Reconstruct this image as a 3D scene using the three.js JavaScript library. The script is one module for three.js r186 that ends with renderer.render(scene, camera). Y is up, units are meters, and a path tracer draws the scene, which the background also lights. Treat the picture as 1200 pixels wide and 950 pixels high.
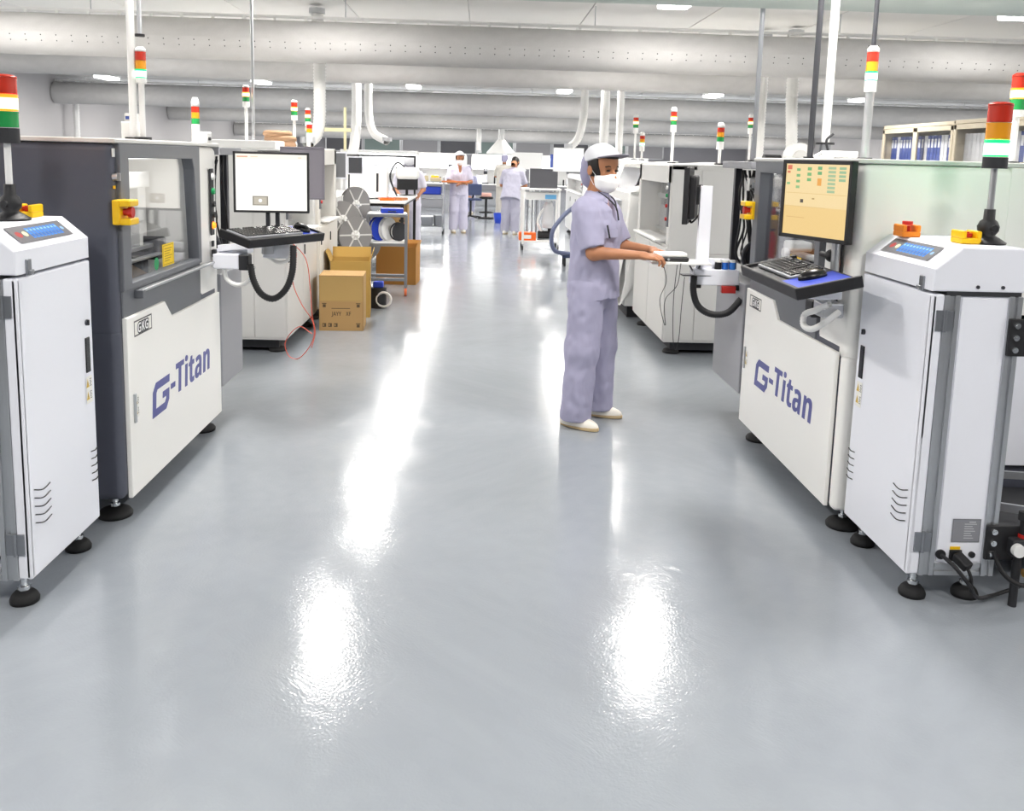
import * as THREE from 'three';
import { RoundedBoxGeometry } from 'three/addons/geometries/RoundedBoxGeometry.js';
import { mergeGeometries } from 'three/addons/utils/BufferGeometryUtils.js';
import { TextGeometry } from 'three/addons/geometries/TextGeometry.js';
import { FontLoader } from 'three/addons/loaders/FontLoader.js';
import { RectAreaLightUniformsLib } from 'three/addons/lights/RectAreaLightUniformsLib.js';
import { createNoise3D } from 'simplex-noise';

// ---------------------------------------------------------------- camera, exposure, light
const scene = new THREE.Scene();
scene.background = new THREE.Color(0x0);
const camera = new THREE.PerspectiveCamera(2 * Math.atan(475 / 1050) * 180 / Math.PI, 1200 / 950, 0.05, 120);
camera.position.set(0, 1.5, 0);
camera.rotation.set(-0.14749, -0.03694, 0.027, 'YXZ');
camera.setViewOffset(1200, 950, 0, 135, 1200, 950);            // rising front: the photograph is cropped off-centre
camera.updateProjectionMatrix();
scene.add(camera);
const renderer = new THREE.WebGLRenderer({ antialias: true });
renderer.toneMapping = THREE.LinearToneMapping;
renderer.toneMappingExposure = 1.56;
renderer.shadowMap.enabled = true;
RectAreaLightUniformsLib.init();
const LAMP = { power: 62, colour: 0xfffaf4, w: 0.25, l: 0.6 };

// ---------------------------------------------------------------- helpers
let seed = 7;
const rnd = () => { seed = (seed + 0x6d2b79f5) | 0; let t = Math.imul(seed ^ (seed >>> 15), 1 | seed); t = (t + Math.imul(t ^ (t >>> 7), 61 | t)) ^ t; return ((t ^ (t >>> 14)) >>> 0) / 4294967296; };
const rr = (a, b) => a + (b - a) * rnd();
const noise3 = createNoise3D(rnd);
const V = (x, y, z) => new THREE.Vector3(x, y, z);
const used = {};
function numbered(n) { const k = used[n] = (used[n] ?? -1) + 1; return k ? n + '_' + String(k).padStart(3, '0') : n; }
function thing(name, label, category, pos = [0, 0, 0], turn = 0, group) {
  const o = new THREE.Group(); o.name = numbered(name); scene.add(o);
  o.position.set(...pos); o.rotation.y = turn; o.userData = { label, category };
  if (group) o.userData.group = group;
  return o;
}
function P(parent, name, geo, mat, label) {                     // a part: one mesh under its thing
  const m = new THREE.Mesh(Array.isArray(geo) ? M(...geo) : geo, mat); m.name = name;
  m.castShadow = m.receiveShadow = true;
  if (label) m.userData.label = label;
  parent.add(m); return m;
}
function one(name, label, category, geo, mat, group) {            // a thing that is one mesh
  const m = P(scene, numbered(name), geo, mat); m.userData = { label, category };
  if (group) m.userData.group = group;
  return m;
}
function struct(name, geo, mat) { const m = P(scene, name, geo, mat); m.userData.kind = 'structure'; return m; }
function dup(root, pos, turn, label, group) {
  const r = root.clone(); r.name = numbered(root.name.replace(/_\d{3}$/, '')); scene.add(r);
  r.userData = { ...root.userData };
  if (pos) r.position.set(...pos);
  if (turn !== undefined) r.rotation.y = turn;
  if (label) r.userData.label = label;
  if (group) r.userData.group = group;
  return r;
}
function norm(g) {
  g = g.index ? g.toNonIndexed() : g;
  const n = g.attributes.position.count;
  if (!g.attributes.normal) g.computeVertexNormals();
  if (!g.attributes.uv) g.setAttribute('uv', new THREE.BufferAttribute(new Float32Array(n * 2), 2));
  for (const k of Object.keys(g.attributes)) if (!['position', 'normal', 'uv'].includes(k)) g.deleteAttribute(k);
  g.morphAttributes = {}; g.clearGroups();
  return g;
}
function M(...gs) { return gs.length === 1 ? gs[0] : mergeGeometries(gs.flat().map(norm)); }
function metric(g) {                                              // uv in metres, by the main axis of each face
  const p = g.attributes.position, n = g.attributes.normal, uv = new Float32Array(p.count * 2);
  for (let i = 0; i < p.count; i++) {
    const ax = Math.abs(n.getX(i)), ay = Math.abs(n.getY(i)), az = Math.abs(n.getZ(i));
    if (ay >= ax && ay >= az) { uv[2 * i] = p.getX(i); uv[2 * i + 1] = p.getZ(i); } else if (ax >= az) { uv[2 * i] = p.getZ(i); uv[2 * i + 1] = p.getY(i); } else { uv[2 * i] = p.getX(i); uv[2 * i + 1] = p.getY(i); }
  }
  g.setAttribute('uv', new THREE.BufferAttribute(uv, 2)); return g;
}
function BB(x0, x1, y0, y1, z0, z1, r = 0.004) {
  const w = Math.abs(x1 - x0), h = Math.abs(y1 - y0), d = Math.abs(z1 - z0); r = Math.min(r, w / 2.05, h / 2.05, d / 2.05);
  const g = r > 0.0004 ? new RoundedBoxGeometry(w, h, d, r > 0.012 ? 3 : 1, r) : new THREE.BoxGeometry(w, h, d);
  return metric(g.translate((x0 + x1) / 2, (y0 + y1) / 2, (z0 + z1) / 2));
}
const B = (w, h, d, x, y, z, r) => BB(x - w / 2, x + w / 2, y - h / 2, y + h / 2, z - d / 2, z + d / 2, r);
function C(r, h, x, y, z, axis = 'y', r2 = r, seg = 20) {         // cylinder about its centre; r2 is the top
  const g = new THREE.CylinderGeometry(r2, r, h, seg);
  if (axis === 'x') g.rotateZ(-Math.PI / 2); else if (axis === 'z') g.rotateX(Math.PI / 2);
  return g.translate(x, y, z);
}
function T(pts, r, closed = false, n = 0, rs = 8) {
  const c = new THREE.CatmullRomCurve3(pts.map((p) => V(...p)), closed, 'centripetal');
  return new THREE.TubeGeometry(c, n || Math.max(8, pts.length * 8), r, rs, closed);
}
function bar(a, b, w, h = w) {                                   // a straight box section from a to b
  const p = V(...a), q = V(...b), d = q.clone().sub(p), g = new THREE.BoxGeometry(w, h, d.length());
  const m = new THREE.Matrix4().lookAt(q, p, Math.abs(d.y) > 0.99 * d.length() ? V(1, 0, 0) : V(0, 1, 0)); m.setPosition(p.add(q).multiplyScalar(0.5));
  return metric(g.applyMatrix4(m));
}
function rod(a, b, r, seg = 12) { return T([a, b], r, false, 1, seg); }
function X(poly, z0, z1, bevel = 0, holes = []) {                 // extruded outline in x, y
  const s = new THREE.Shape(poly.map((p) => new THREE.Vector2(...p)));
  for (const h of holes) s.holes.push(new THREE.Path(h.map((p) => new THREE.Vector2(...p))));
  const g = new THREE.ExtrudeGeometry(s, { depth: z1 - z0 - 2 * bevel, bevelEnabled: bevel > 0, bevelSize: bevel, bevelThickness: bevel, bevelOffset: -bevel, bevelSegments: 2, curveSegments: 12 });
  return g.translate(0, 0, z0 + bevel);
}
const turnTo = (g, rx = 0, ry = 0, rz = 0) => g.applyMatrix4(new THREE.Matrix4().makeRotationFromEuler(new THREE.Euler(rx, ry, rz)));
const lathe = (pts, x, y, z, seg = 24) => new THREE.LatheGeometry(pts.map((p) => new THREE.Vector2(...p)), seg).translate(x, y, z);
function torus(R, r, x, y, z, axis = 'z') { const g = new THREE.TorusGeometry(R, r, 8, 28); if (axis === 'y') g.rotateX(Math.PI / 2); if (axis === 'x') g.rotateY(Math.PI / 2); return g.translate(x, y, z); }
const ball = (r, x, y, z, sx = 1, sy = 1, sz = 1) => new THREE.SphereGeometry(r, 20, 14).scale(sx, sy, sz).translate(x, y, z);
function std(color, rough = 0.5, metal = 0, more = {}) { return new THREE.MeshPhysicalMaterial({ color, roughness: rough, metalness: metal, ...more }); }
function canvas(w, h, draw, srgb = true) {
  const c = document.createElement('canvas'); c.width = w; c.height = h; const g = c.getContext('2d'); draw(g, w, h);
  const t = new THREE.CanvasTexture(c); if (srgb) t.colorSpace = THREE.SRGBColorSpace; t.magFilter = THREE.LinearFilter; t.anisotropy = 8; return t;
}
function noiseTex(n, f, srgb = false, fn) {                       // a tileable noise; fn(value) -> [r, g, b] 0..255
  const d = new Uint8Array(n * n * 4), A = 1 / (2 * Math.PI);
  for (let y = 0; y < n; y++) for (let x = 0; x < n; x++) {
    let v = 0;
    for (const [k, a] of f) {
      const u = x / n * 2 * Math.PI, w = y / n * 2 * Math.PI;
      v += a * (noise3(Math.cos(u) * k * A + 5 * k, Math.sin(u) * k * A + Math.cos(w) * k * A, Math.sin(w) * k * A + k));
    }
    const c = fn ? fn(v, x / n, y / n) : [128 + 127 * v, 128 + 127 * v, 128 + 127 * v];
    for (let i = 0; i < 3; i++) d[(y * n + x) * 4 + i] = Math.max(0, Math.min(255, c[i])); d[(y * n + x) * 4 + 3] = 255;
  }
  const t = new THREE.DataTexture(d, n, n); t.wrapS = t.wrapT = THREE.RepeatWrapping; t.magFilter = THREE.LinearFilter; t.minFilter = THREE.LinearMipmapLinearFilter; t.generateMipmaps = true;
  if (srgb) t.colorSpace = THREE.SRGBColorSpace; t.needsUpdate = true; return t;
}
const rep = (t, x, y) => { const c = t.clone(); c.repeat.set(x, y); c.needsUpdate = true; return c; };

// ---------------------------------------------------------------- materials
const orange = noiseTex(512, [[38, 0.5], [70, 0.3], [9, 0.5]]);
const blotch = noiseTex(256, [[3, 0.5], [7, 0.3], [19, 0.2]], false, (v) => { const c = 150 + 34 * v; return [c, c, c]; });
const powder = noiseTex(256, [[110, 0.6], [50, 0.3]]);
const floorTone = noiseTex(512, [[4, 0.5], [9, 0.3], [31, 0.25]], true, (v) => [151 + 6 * v, 157 + 6 * v, 164 + 6 * v]);
const cardTex = noiseTex(256, [[6, 0.3], [40, 0.3], [110, 0.3]], true, (v, x) => { const s = Math.sin(x * 180) * 3; return [186 + 14 * v + s, 150 + 13 * v + s, 98 + 11 * v + s]; });
const fabricTone = noiseTex(256, [[3, 0.4], [9, 0.3], [80, 0.25]], true, (v) => { const c = 186 + 9 * v; return [c, c - 1, c - 2]; });
const weave = noiseTex(256, [[100, 0.7], [16, 0.3]]);
const coat = (c, rough = 0.42) => std(c, rough, 0, { bumpMap: rep(powder, 5, 5), bumpScale: 0.0003 });
const mat = {
  floor: std(0xffffff, 0.25, 0, { ior: 1.54, map: rep(floorTone, 0.3, 0.3), roughnessMap: rep(blotch, 0.6, 0.6), bumpMap: rep(orange, 2, 2), bumpScale: 0.0004 }),
  ceiling: std(0xf4f3f0, 0.85), wall: std(0xbbb9ba, 0.85, 0, { bumpMap: rep(powder, 2, 2), bumpScale: 0.0006 }),
  white: coat(0xf1f1ef), cool: coat(0xf3f5fd, 0.36), warm: coat(0xfbfaf6, 0.4), pale: coat(0xd9d8d5, 0.45), cream: coat(0xe9e6df, 0.5),
  navy: coat(0x535662, 0.45), grey: coat(0x686b71, 0.42), midgrey: coat(0x9a9ba0, 0.45), black: coat(0x1c1c1f, 0.5), blackGloss: std(0x101012, 0.25),
  rubber: std(0x18181a, 0.7), alu: std(0xc8cacd, 0.34, 0.9), chrome: std(0xe0e2e4, 0.15, 1), steel: std(0x9a9da2, 0.35, 0.85), dark: std(0x2b2c30, 0.6),
  yellow: std(0xf3c204, 0.4), red: std(0xc3261f, 0.4), blue: std(0x1f3fb8, 0.45), lettering: std(0x55589a, 0.4), green: std(0x0f9a58, 0.4), orange: std(0xf06a1c, 0.45),
  amberOff: std(0xf0a020, 0.25), redOff: std(0xc8321e, 0.25), greenOff: std(0x2a9a50, 0.25),
  card: std(0xffffff, 0.85, 0, { map: rep(cardTex, 2, 2) }), tape: std(0xb89a5c, 0.35), cardDark: std(0xc08a4c, 0.85), brown: std(0x8d7358, 0.7),
  fabric: std(0xffffff, 0.9, 0, { map: rep(fabricTone, 1.2, 1), bumpMap: rep(weave, 6, 6), bumpScale: 0.0008 }),
  glass: new THREE.MeshPhysicalMaterial({ color: 0xffffff, roughness: 0.03, transmission: 1, thickness: 0, ior: 1.45 }),
  lampFace: std(0xffffff, 0.5, 0, { emissive: 0xffffff, emissiveIntensity: 5 }),
  scrubs: std(0xa8a6c0, 0.88, 0, { bumpMap: rep(weave, 1, 1), bumpScale: 0.0006 }),
  scrubsGrey: std(0xb4b3c4, 0.88), skin: std(0xb87e5a, 0.55), hair: std(0x1b1513, 0.5), mask: std(0xfafafa, 0.8), capCloth: std(0xdcdde3, 0.85), capGrey: std(0x8a8894, 0.85), snood: std(0x9c9ab4, 0.85),
  shoe: std(0xf0ebe0, 0.6), sole: std(0xcdb58c, 0.7), wood: std(0xc9bfa9, 0.55), binderBlue: std(0x39509c, 0.5), binderWhite: std(0xdfe2e8, 0.5), chromeDark: std(0x4a4b50, 0.4, 0.6),
};
const font = await new FontLoader().loadAsync('fonts/droid/droid_sans_bold.typeface.json');
const text = (s, size, depth) => new TextGeometry(s, { font, size, depth, curveSegments: 4, bevelEnabled: false });

// ---------------------------------------------------------------- structure
const floor = struct('floor', new THREE.PlaneGeometry(21, 52).rotateX(-Math.PI / 2).translate(1.5, 0, -17), mat.floor);
{ const p = floor.geometry.attributes.position, uv = floor.geometry.attributes.uv; for (let i = 0; i < p.count; i++) uv.setXY(i, p.getX(i), p.getZ(i)); }
struct('floor_slab', BB(-9, 12, -0.2, -0.002, -43, 9, 0), mat.midgrey);
const ceiling = struct('ceiling', BB(-9, 12.2, 2.915, 3.05, -43, 7.2, 0), mat.pale);
{ // white ceiling panels with open joints
  const g = BB(-0.575, 0.575, 2.9, 2.916, -1.14, 1.14, 0.004);
  const tones = [0xf6f5f2, 0xf2f1ee, 0xefeeec].map((c) => std(c, 0.85));
  for (let k = 3; k < 12; k++) for (let i = -7; i <= 9; i++) {
    const m = P(ceiling, 'panel', g, tones[(i * 7 + k * 5 + 70) % 3]); m.position.set(0.42 + i * 1.16, 0, 5 - k * 2.3);
  }
}
struct('wall_left', BB(-9, -8.8, 0, 3, -42, 7, 0), mat.wall);
struct('wall_right', BB(12, 12.2, 0, 3, -42, 7, 0), mat.wall);
struct('wall_front', BB(-9, 12.2, 0, 3, 7, 7.2, 0), mat.wall);
const wallBack = struct('wall_back', BB(-9, 12.2, 0, 3, -41.2, -41, 0), std(0x9a9aa0, 0.8));

// LED ceiling lamps: rows 3.37 m apart, columns 2.85 m apart
const ORD = 'first second third fourth fifth sixth seventh eighth ninth tenth eleventh twelfth thirteenth fourteenth fifteenth sixteenth seventeenth eighteenth nineteenth twentieth twenty-first twenty-second twenty-third twenty-fourth twenty-fifth twenty-sixth'.split(' ');
const lampRoot = (() => {
  const t = thing('ceiling_lamp', 'rectangular white LED lamp under the ceiling', 'lamp');
  P(t, 'housing', BB(-LAMP.w / 2 - 0.02, LAMP.w / 2 + 0.02, 2.785, 2.9, -LAMP.l / 2 - 0.02, LAMP.l / 2 + 0.02, 0.006), mat.white);
  P(t, 'diffuser', BB(-LAMP.w / 2, LAMP.w / 2, 2.742, 2.79, -LAMP.l / 2, LAMP.l / 2, 0.014), mat.lampFace);
  return t;
})();
{
  let first = true;
  for (let k = -2; k <= 9; k++) for (let i = -3; i <= 3; i++) {
    const z = -7.34 - 3.37 * k, x = 0.11 + (i + 0.5) * 2.87;
    const w = ORD[i + 3] + ' lamp from the left', l = k === 0 ? w + ' in the row before the large clip-railed duct' : k === 3 ? w + ' in the lit row seen below the two big ducts' : 'white LED ceiling lamp overhead or hidden between fabric ducts';
    const grp = k === 0 ? 'lamps before the large duct' : k === 3 ? 'lamps in the far lit row' : 'other ceiling lamps';
    const t = first ? lampRoot : dup(lampRoot);
    first = false; t.position.set(x, 0, z); t.userData.label = l; t.userData.group = grp;
    const a = new THREE.RectAreaLight(LAMP.colour, LAMP.power, LAMP.w, LAMP.l); a.position.set(x, 2.738, z); a.rotation.x = -Math.PI / 2; a.name = 'lamp_light'; scene.add(a);
  }
}

// fabric air ducts hung across the aisle from a rail
function duct(z, r, y, label, mm = mat.fabric, x0 = -8.78, x1 = 11.98) {
  const t = thing('air_duct', label, 'air duct', [0, 0, z]);
  const g = new THREE.CylinderGeometry(r, r, x1 - x0, 40, 96, true), p = g.attributes.position;
  for (let i = 0; i < p.count; i++) {                            // a slack fabric skin, gathered at its ring seams
    const along = p.getY(i), a = Math.atan2(p.getZ(i), p.getX(i));
    const s = 1 - 0.014 * Math.exp(-Math.pow((((along + 60) % 1.16) - 0.58) / 0.035, 2)) + 0.008 * noise3(along * 1.3, Math.cos(a) * 1.5, Math.sin(a) * 1.5 + z) + 0.004 * noise3(along * 6, Math.cos(a) * 3, Math.sin(a) * 3 + z);
    p.setX(i, p.getX(i) * s); p.setZ(i, p.getZ(i) * s);
  }
  g.computeVertexNormals(); g.rotateZ(-Math.PI / 2).translate((x0 + x1) / 2, y, 0);
  { const uv = g.attributes.uv; for (let i = 0; i < uv.count; i++) uv.setXY(i, uv.getY(i) * 12, uv.getX(i) * 1.2); }
  P(t, 'fabric_skin', g, mm);
  P(t, 'rail', BB(x0, x1, y + r + 0.02, y + r + 0.045, -0.015, 0.015, 0.003), mat.white);
  const hangers = []; for (let x = x0 + 0.6; x < x1; x += 2.3) hangers.push(C(0.005, 2.9 - y - r - 0.045, x, (2.9 + y + r + 0.045) / 2, 0, 'y', 0.005, 6));
  if (2.9 - y - r - 0.045 > 0.01) { const h = P(t, 'hanger', hangers, mat.alu); h.userData.kind = 'stuff'; }
  const clips = []; for (let x = x0 + 0.14; x < x1; x += 0.28) clips.push(BB(x - 0.012, x + 0.012, y + r - 0.03, y + r + 0.03, 0.004, 0.02, 0));
  P(t, 'clip', clips, mat.white).userData.kind = 'stuff';
  // air holes: two lines of small dark eyelets on the side facing the camera
  const holes = []; const eye = new THREE.CircleGeometry(0.006, 6);
  if (z > -12) for (let x = x0 + 0.1; x < x1; x += 0.135) for (const a of [-0.15, -0.42]) { const q = eye.clone(); q.rotateX(-a); q.translate(x, y + Math.sin(a) * (r * 1.012), Math.cos(a) * (r * 1.012)); holes.push(q); }
  if (holes.length) P(t, 'eyelet', holes, mat.dark).userData.kind = 'stuff';
  return t;
}
const ductGreen = std(0xcfd8d2, 0.85, 0, { bumpMap: rep(weave, 4, 4), bumpScale: 0.0006 });
duct(-5.25, 0.22, 2.6, 'smooth grey-green fabric duct overhead at the top edge, nearest of the ducts', ductGreen);
duct(-8.55, 0.185, 2.495, 'large grey fabric air duct with a clip rail, behind the first lamp row');
duct(-12.1, 0.21, 2.615, 'grey fabric air duct showing just under the large clip-railed one');
duct(-19.1, 0.22, 2.56, 'pale fabric air duct beyond the far row of lit lamps');
duct(-25.9, 0.22, 2.5, 'shaded grey fabric duct low over the distant benches');
duct(-32.6, 0.22, 2.22, 'white fabric duct hanging lowest, above the distant wall windows');

// ---------------------------------------------------------------- solder paste printers (front faces local +z, left to right along +x)
function foot(parent, x, z, h = 0.1, k = 1) {
  const f = P(parent, 'foot', lathe([[0.0, 0], [0.066 * k, 0], [0.068 * k, 0.012], [0.058 * k, 0.026], [0.03, 0.036], [0, 0.038]], x, 0.001, z), mat.rubber);
  P(f, 'screw', [C(0.011, h - 0.03, x, (h + 0.036) / 2, z), C(0.02, 0.012, x, 0.05, z, 'y', 0.02, 6)], mat.chrome);
}
const logoTex = canvas(256, 96, (g, w, h) => {
  g.fillStyle = '#f4f2ec'; g.fillRect(0, 0, w, h); g.strokeStyle = '#33333a'; g.lineWidth = 7; g.strokeRect(8, 8, w - 16, h - 16);
  g.font = 'bold 74px sans-serif'; g.textAlign = 'center'; g.textBaseline = 'middle'; g.lineWidth = 16; g.strokeStyle = '#26262c'; g.strokeText('GKG', w / 2, h / 2 + 3); g.fillStyle = '#fafafa'; g.fillText('GKG', w / 2, h / 2 + 3);
});
const warnTex = canvas(128, 192, (g) => {
  g.fillStyle = '#f3f2ec'; g.fillRect(0, 0, 128, 192);
  for (const y of [14, 104]) { g.fillStyle = '#d9b441'; g.beginPath(); g.moveTo(36, y); g.lineTo(68, y + 62); g.lineTo(4, y + 62); g.fill(); g.fillStyle = '#333'; g.fillRect(33, y + 22, 6, 22); g.fillRect(33, y + 48, 6, 6); for (let k = 0; k < 5; k++) g.fillRect(78, y + 6 + k * 12, 38 - (k % 2) * 10, 5); }
});
const signTex = canvas(128, 128, (g) => { g.fillStyle = '#f4d016'; g.fillRect(0, 0, 128, 128); g.strokeStyle = '#b89400'; g.lineWidth = 4; g.strokeRect(10, 10, 108, 108); g.fillStyle = '#b08a00'; for (let k = 0; k < 6; k++) g.fillRect(22, 26 + k * 14, 84 - (k % 3) * 14, 5); });
const decal = (t, rough = 0.5) => std(0xffffff, rough, 0, { map: t });
const plate = (w, h, x, y, z) => new THREE.PlaneGeometry(w, h).translate(x, y, z);
const M_logo = decal(logoTex), M_warn = decal(warnTex), M_sign = decal(signTex);

function emergencyStop(parent, x, y, z) {                         // yellow guard with two cheeks round a red button
  const e = P(parent, 'emergency_stop', [BB(x - 0.045, x + 0.045, y - 0.048, y + 0.048, z, z + 0.03, 0.006), BB(x - 0.045, x + 0.045, y + 0.022, y + 0.048, z + 0.028, z + 0.07, 0.006), BB(x - 0.045, x + 0.045, y - 0.048, y - 0.022, z + 0.028, z + 0.07, 0.006)], mat.yellow, 'yellow guard of the emergency stop');
  P(e, 'button', [C(0.014, 0.03, x, y, z + 0.035, 'z'), C(0.021, 0.016, x, y, z + 0.056, 'z')], mat.red, 'red push button');
}
function makePrinter(label, pos, turn) {
  const t = thing('solder_printer', label, 'machine', pos, turn);
  P(t, 'cabinet', [BB(-0.66, 0.64, 0.1, 0.8, -1.3, -0.012, 0.03), BB(-0.66, -0.6, 0.76, 1.512, -1.3, -0.012, 0.03), BB(-0.62, 0.4, 1.46, 1.5, -1.3, -0.06, 0.004), BB(-0.62, 0.4, 0.78, 1.5, -1.3, -1.26, 0.004)], mat.navy, 'dark navy cabinet');
  P(t, 'fascia', [BB(-0.618, 0.36, 0.74, 0.94, -0.04, -0.006, 0.006), BB(-0.5, -0.47, 0.895, 0.93, -0.01, 0.03, 0.004)], mat.grey);
  // hood: grey frame round the window
  P(t, 'hood', X([[-0.622, 0.94], [0.358, 0.94], [0.358, 1.512], [-0.622, 1.512]], -0.05, 0.004, 0.005, [[[-0.535, 0.965], [0.315, 0.965], [0.27, 1.40], [0.245, 1.45], [-0.53, 1.455]]]), mat.grey, 'grey hood frame round the window');
  P(t, 'window', X([[-0.54, 0.96], [0.32, 0.96], [0.275, 1.405], [0.245, 1.455], [-0.535, 1.46]], -0.036, -0.032), mat.glass);
  P(t, 'sill', BB(-0.49, 0.5, 0.918, 0.931, -0.004, 0.026, 0.004), mat.alu, 'bright aluminium sill below the window');
  P(t, 'top_cover', BB(-0.665, 0.69, 1.512, 1.53, -1.32, 0.004, 0.005), mat.pale);
  // white column on the right with the push buttons, and the white end panels
  P(t, 'side_column', [BB(0.36, 0.688, 0.715, 1.512, -0.68, -0.0125, 0.035), BB(0.4, 0.69, 0.93, 1.511, -1.3, -0.602, 0.003)], mat.warm, 'white rounded column and end cover');
  P(t, 'end_panel', [BB(0.63, 0.69, 0.1, 0.748, -0.7, -0.008, 0.02)], mat.warm);
  P(t, 'end_panel', [BB(0.65, 0.672, 0.3, 0.9, -1.29, -0.71, 0.004)], mat.cool);
  P(t, 'warning_triangle', X([[0, 0.04], [-0.024, 0], [0.024, 0]], 0, 0.002).rotateY(Math.PI / 2).translate(0.69, 1.0, -0.76), mat.yellow);
  const panel = P(t, 'front_panel', X([[-0.62, 0.1], [0.625, 0.1], [0.625, 0.752], [-0.1, 0.752], [-0.19, 0.834], [-0.62, 0.834]], -0.012, 0.008, 0.004), mat.warm, 'white front door panel with a notch');
  // "G-Titan"
  const gShape = [[0.2, 0.112], [0.2, 0.145], [0.035, 0.145], [0, 0.11], [0, 0], [0.165, 0], [0.2, 0.035], [0.2, 0.085], [0.12, 0.085], [0.12, 0.057], [0.165, 0.057], [0.165, 0.045], [0.15, 0.032], [0.038, 0.032], [0.038, 0.1], [0.05, 0.112]];
  const gg = X(gShape, 0, 0.002).applyMatrix4(new THREE.Matrix4().set(1, 0.12, 0, -0.385, 0, 1, 0, 0.358, 0, 0, 1, 0.008, 0, 0, 0, 1));
  const tt = text('-Titan', 0.138, 0.002).scale(1.12, 1, 1).applyMatrix4(new THREE.Matrix4().set(1, 0.1, 0, -0.165, 0, 1, 0, 0.388, 0, 0, 1, 0.008, 0, 0, 0, 1));
  P(panel, 'lettering', [gg, tt], mat.lettering, 'slanted blue name lettering');
  P(panel, 'logo', plate(0.2, 0.07, -0.455, 0.778, 0.0085), M_logo);
  P(panel, 'latch', [BB(-0.585, -0.565, 0.4, 0.52, 0.008, 0.016, 0.003)], mat.alu);
  P(panel, 'warning_label', plate(0.036, 0.09, -0.545, 0.46, 0.0088), M_warn);
  for (const [x, z] of [[-0.56, -0.09], [0.6, -0.09], [-0.56, -1.2], [0.6, -1.2]]) foot(t, x, z);
  // corner post: stickers, key switch, emergency stop
  P(t, 'sticker', [BB(-0.652, -0.628, 1.46, 1.492, -0.013, -0.0105, 0)], mat.white);
  P(t, 'switch', [C(0.014, 0.02, -0.64, 1.385, -0.006, 'z'), BB(-0.643, -0.637, 1.37, 1.4, -0.002, 0.012, 0.001)], mat.alu);
  P(t, 'label', BB(-0.652, -0.632, 1.34, 1.352, -0.013, -0.0105, 0), mat.yellow);
  emergencyStop(t, -0.632, 1.252, -0.012);
  const bp = P(t, 'button_strip', BB(0.535, 0.585, 1.06, 1.4, -0.006, 0.002, 0.002), mat.dark);
  for (const [y, m] of [[1.36, mat.white], [1.285, mat.green], [1.22, mat.black], [1.165, mat.black], [1.11, std(0xff9a30, 0.3, 0, { emissive: 0xff8010, emissiveIntensity: 1.2 })]]) P(bp, 'button', [C(0.015, 0.014, 0.56, y, 0.007, 'z'), torus(0.016, 0.003, 0.56, y, 0.003)], m);
  P(t, 'lock', [BB(0.55, 0.572, 1.0, 1.03, -0.006, 0.004, 0.002), BB(0.545, 0.575, 0.945, 0.985, -0.006, 0.016, 0.004)], mat.dark);
  // inside the window
  P(t, 'gantry', [X([[-0.56, 1.31], [0.3, 1.31], [0.3, 1.385], [0.06, 1.385], [0.01, 1.45], [-0.56, 1.45]], -0.34, -0.22, 0.006), BB(0.2, 0.3, 0.98, 1.34, -0.34, -0.24, 0.006)], mat.white, 'white gantry cover');
  P(t, 'back_plate', BB(-0.6, 0.38, 0.8, 1.48, -0.82, -0.78, 0.003), mat.cream);
  P(t, 'back_door', BB(-0.2, 0.12, 1.08, 1.28, -0.78, -0.765, 0.003), mat.cream);
  P(t, 'rail', [BB(-0.52, 0.12, 1.04, 1.06, -0.2, -0.14, 0.004), BB(-0.3, 0.1, 1.005, 1.018, -0.13, -0.1, 0.003), BB(-0.52, 0.2, 1.03, 1.05, -0.5, -0.46, 0.004)], mat.alu);
  P(t, 'stage', [BB(0.1, 0.22, 0.98, 1.08, -0.26, -0.12, 0.01), BB(-0.42, -0.28, 1.1, 1.22, -0.5, -0.4, 0.01), BB(0.12, 0.2, 0.84, 0.98, -0.3, -0.2, 0.01)], mat.dark);
  P(t, 'camera_head', [BB(-0.5, -0.36, 1.06, 1.11, -0.24, -0.13, 0.014), C(0.024, 0.03, -0.42, 1.05, -0.12, 'z'), BB(-0.06, -0.02, 1.06, 1.16, -0.2, -0.14, 0.004)], mat.white);
  P(t, 'motor', [C(0.045, 0.1, -0.46, 0.985, -0.2, 'z'), C(0.016, 0.14, -0.46, 0.985, -0.19, 'z')], mat.steel);
  P(t, 'tray_board', turnTo(BB(-0.36, 0.12, -0.008, 0.008, -0.14, 0.14, 0.002), 0.5).translate(0, 0.94, -0.24), mat.brown);
  const wl = P(t, 'work_light', BB(-0.5, 0.2, 1.448, 1.46, -0.2, -0.14, 0.002), std(0xffffff, 0.5, 0, { emissive: 0xffffff, emissiveIntensity: 2 }));
  { const a = new THREE.RectAreaLight(0xffffff, 3.5, 0.68, 0.05); a.position.set(-0.15, 1.445, -0.17); a.rotation.x = -Math.PI / 2 - 0.25; a.name = 'work_light_lamp'; wl.add(a); }
  P(t, 'warning_sign', plate(0.15, 0.1, -0.02, 1.022, -0.031), M_sign, 'yellow sign on the window');
  P(t, 'round_sticker', new THREE.CircleGeometry(0.028, 20).translate(-0.17, 0.996, -0.031), mat.green);
  return t;
}
makePrinter('dark navy screen printer with white lettered door left of the aisle', [-1.384, 0, -4.12], Math.PI / 2);
makePrinter('screen printer with white end cover and lettered door right of the aisle', [1.458, 0, -4.14], -Math.PI / 2);

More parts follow.
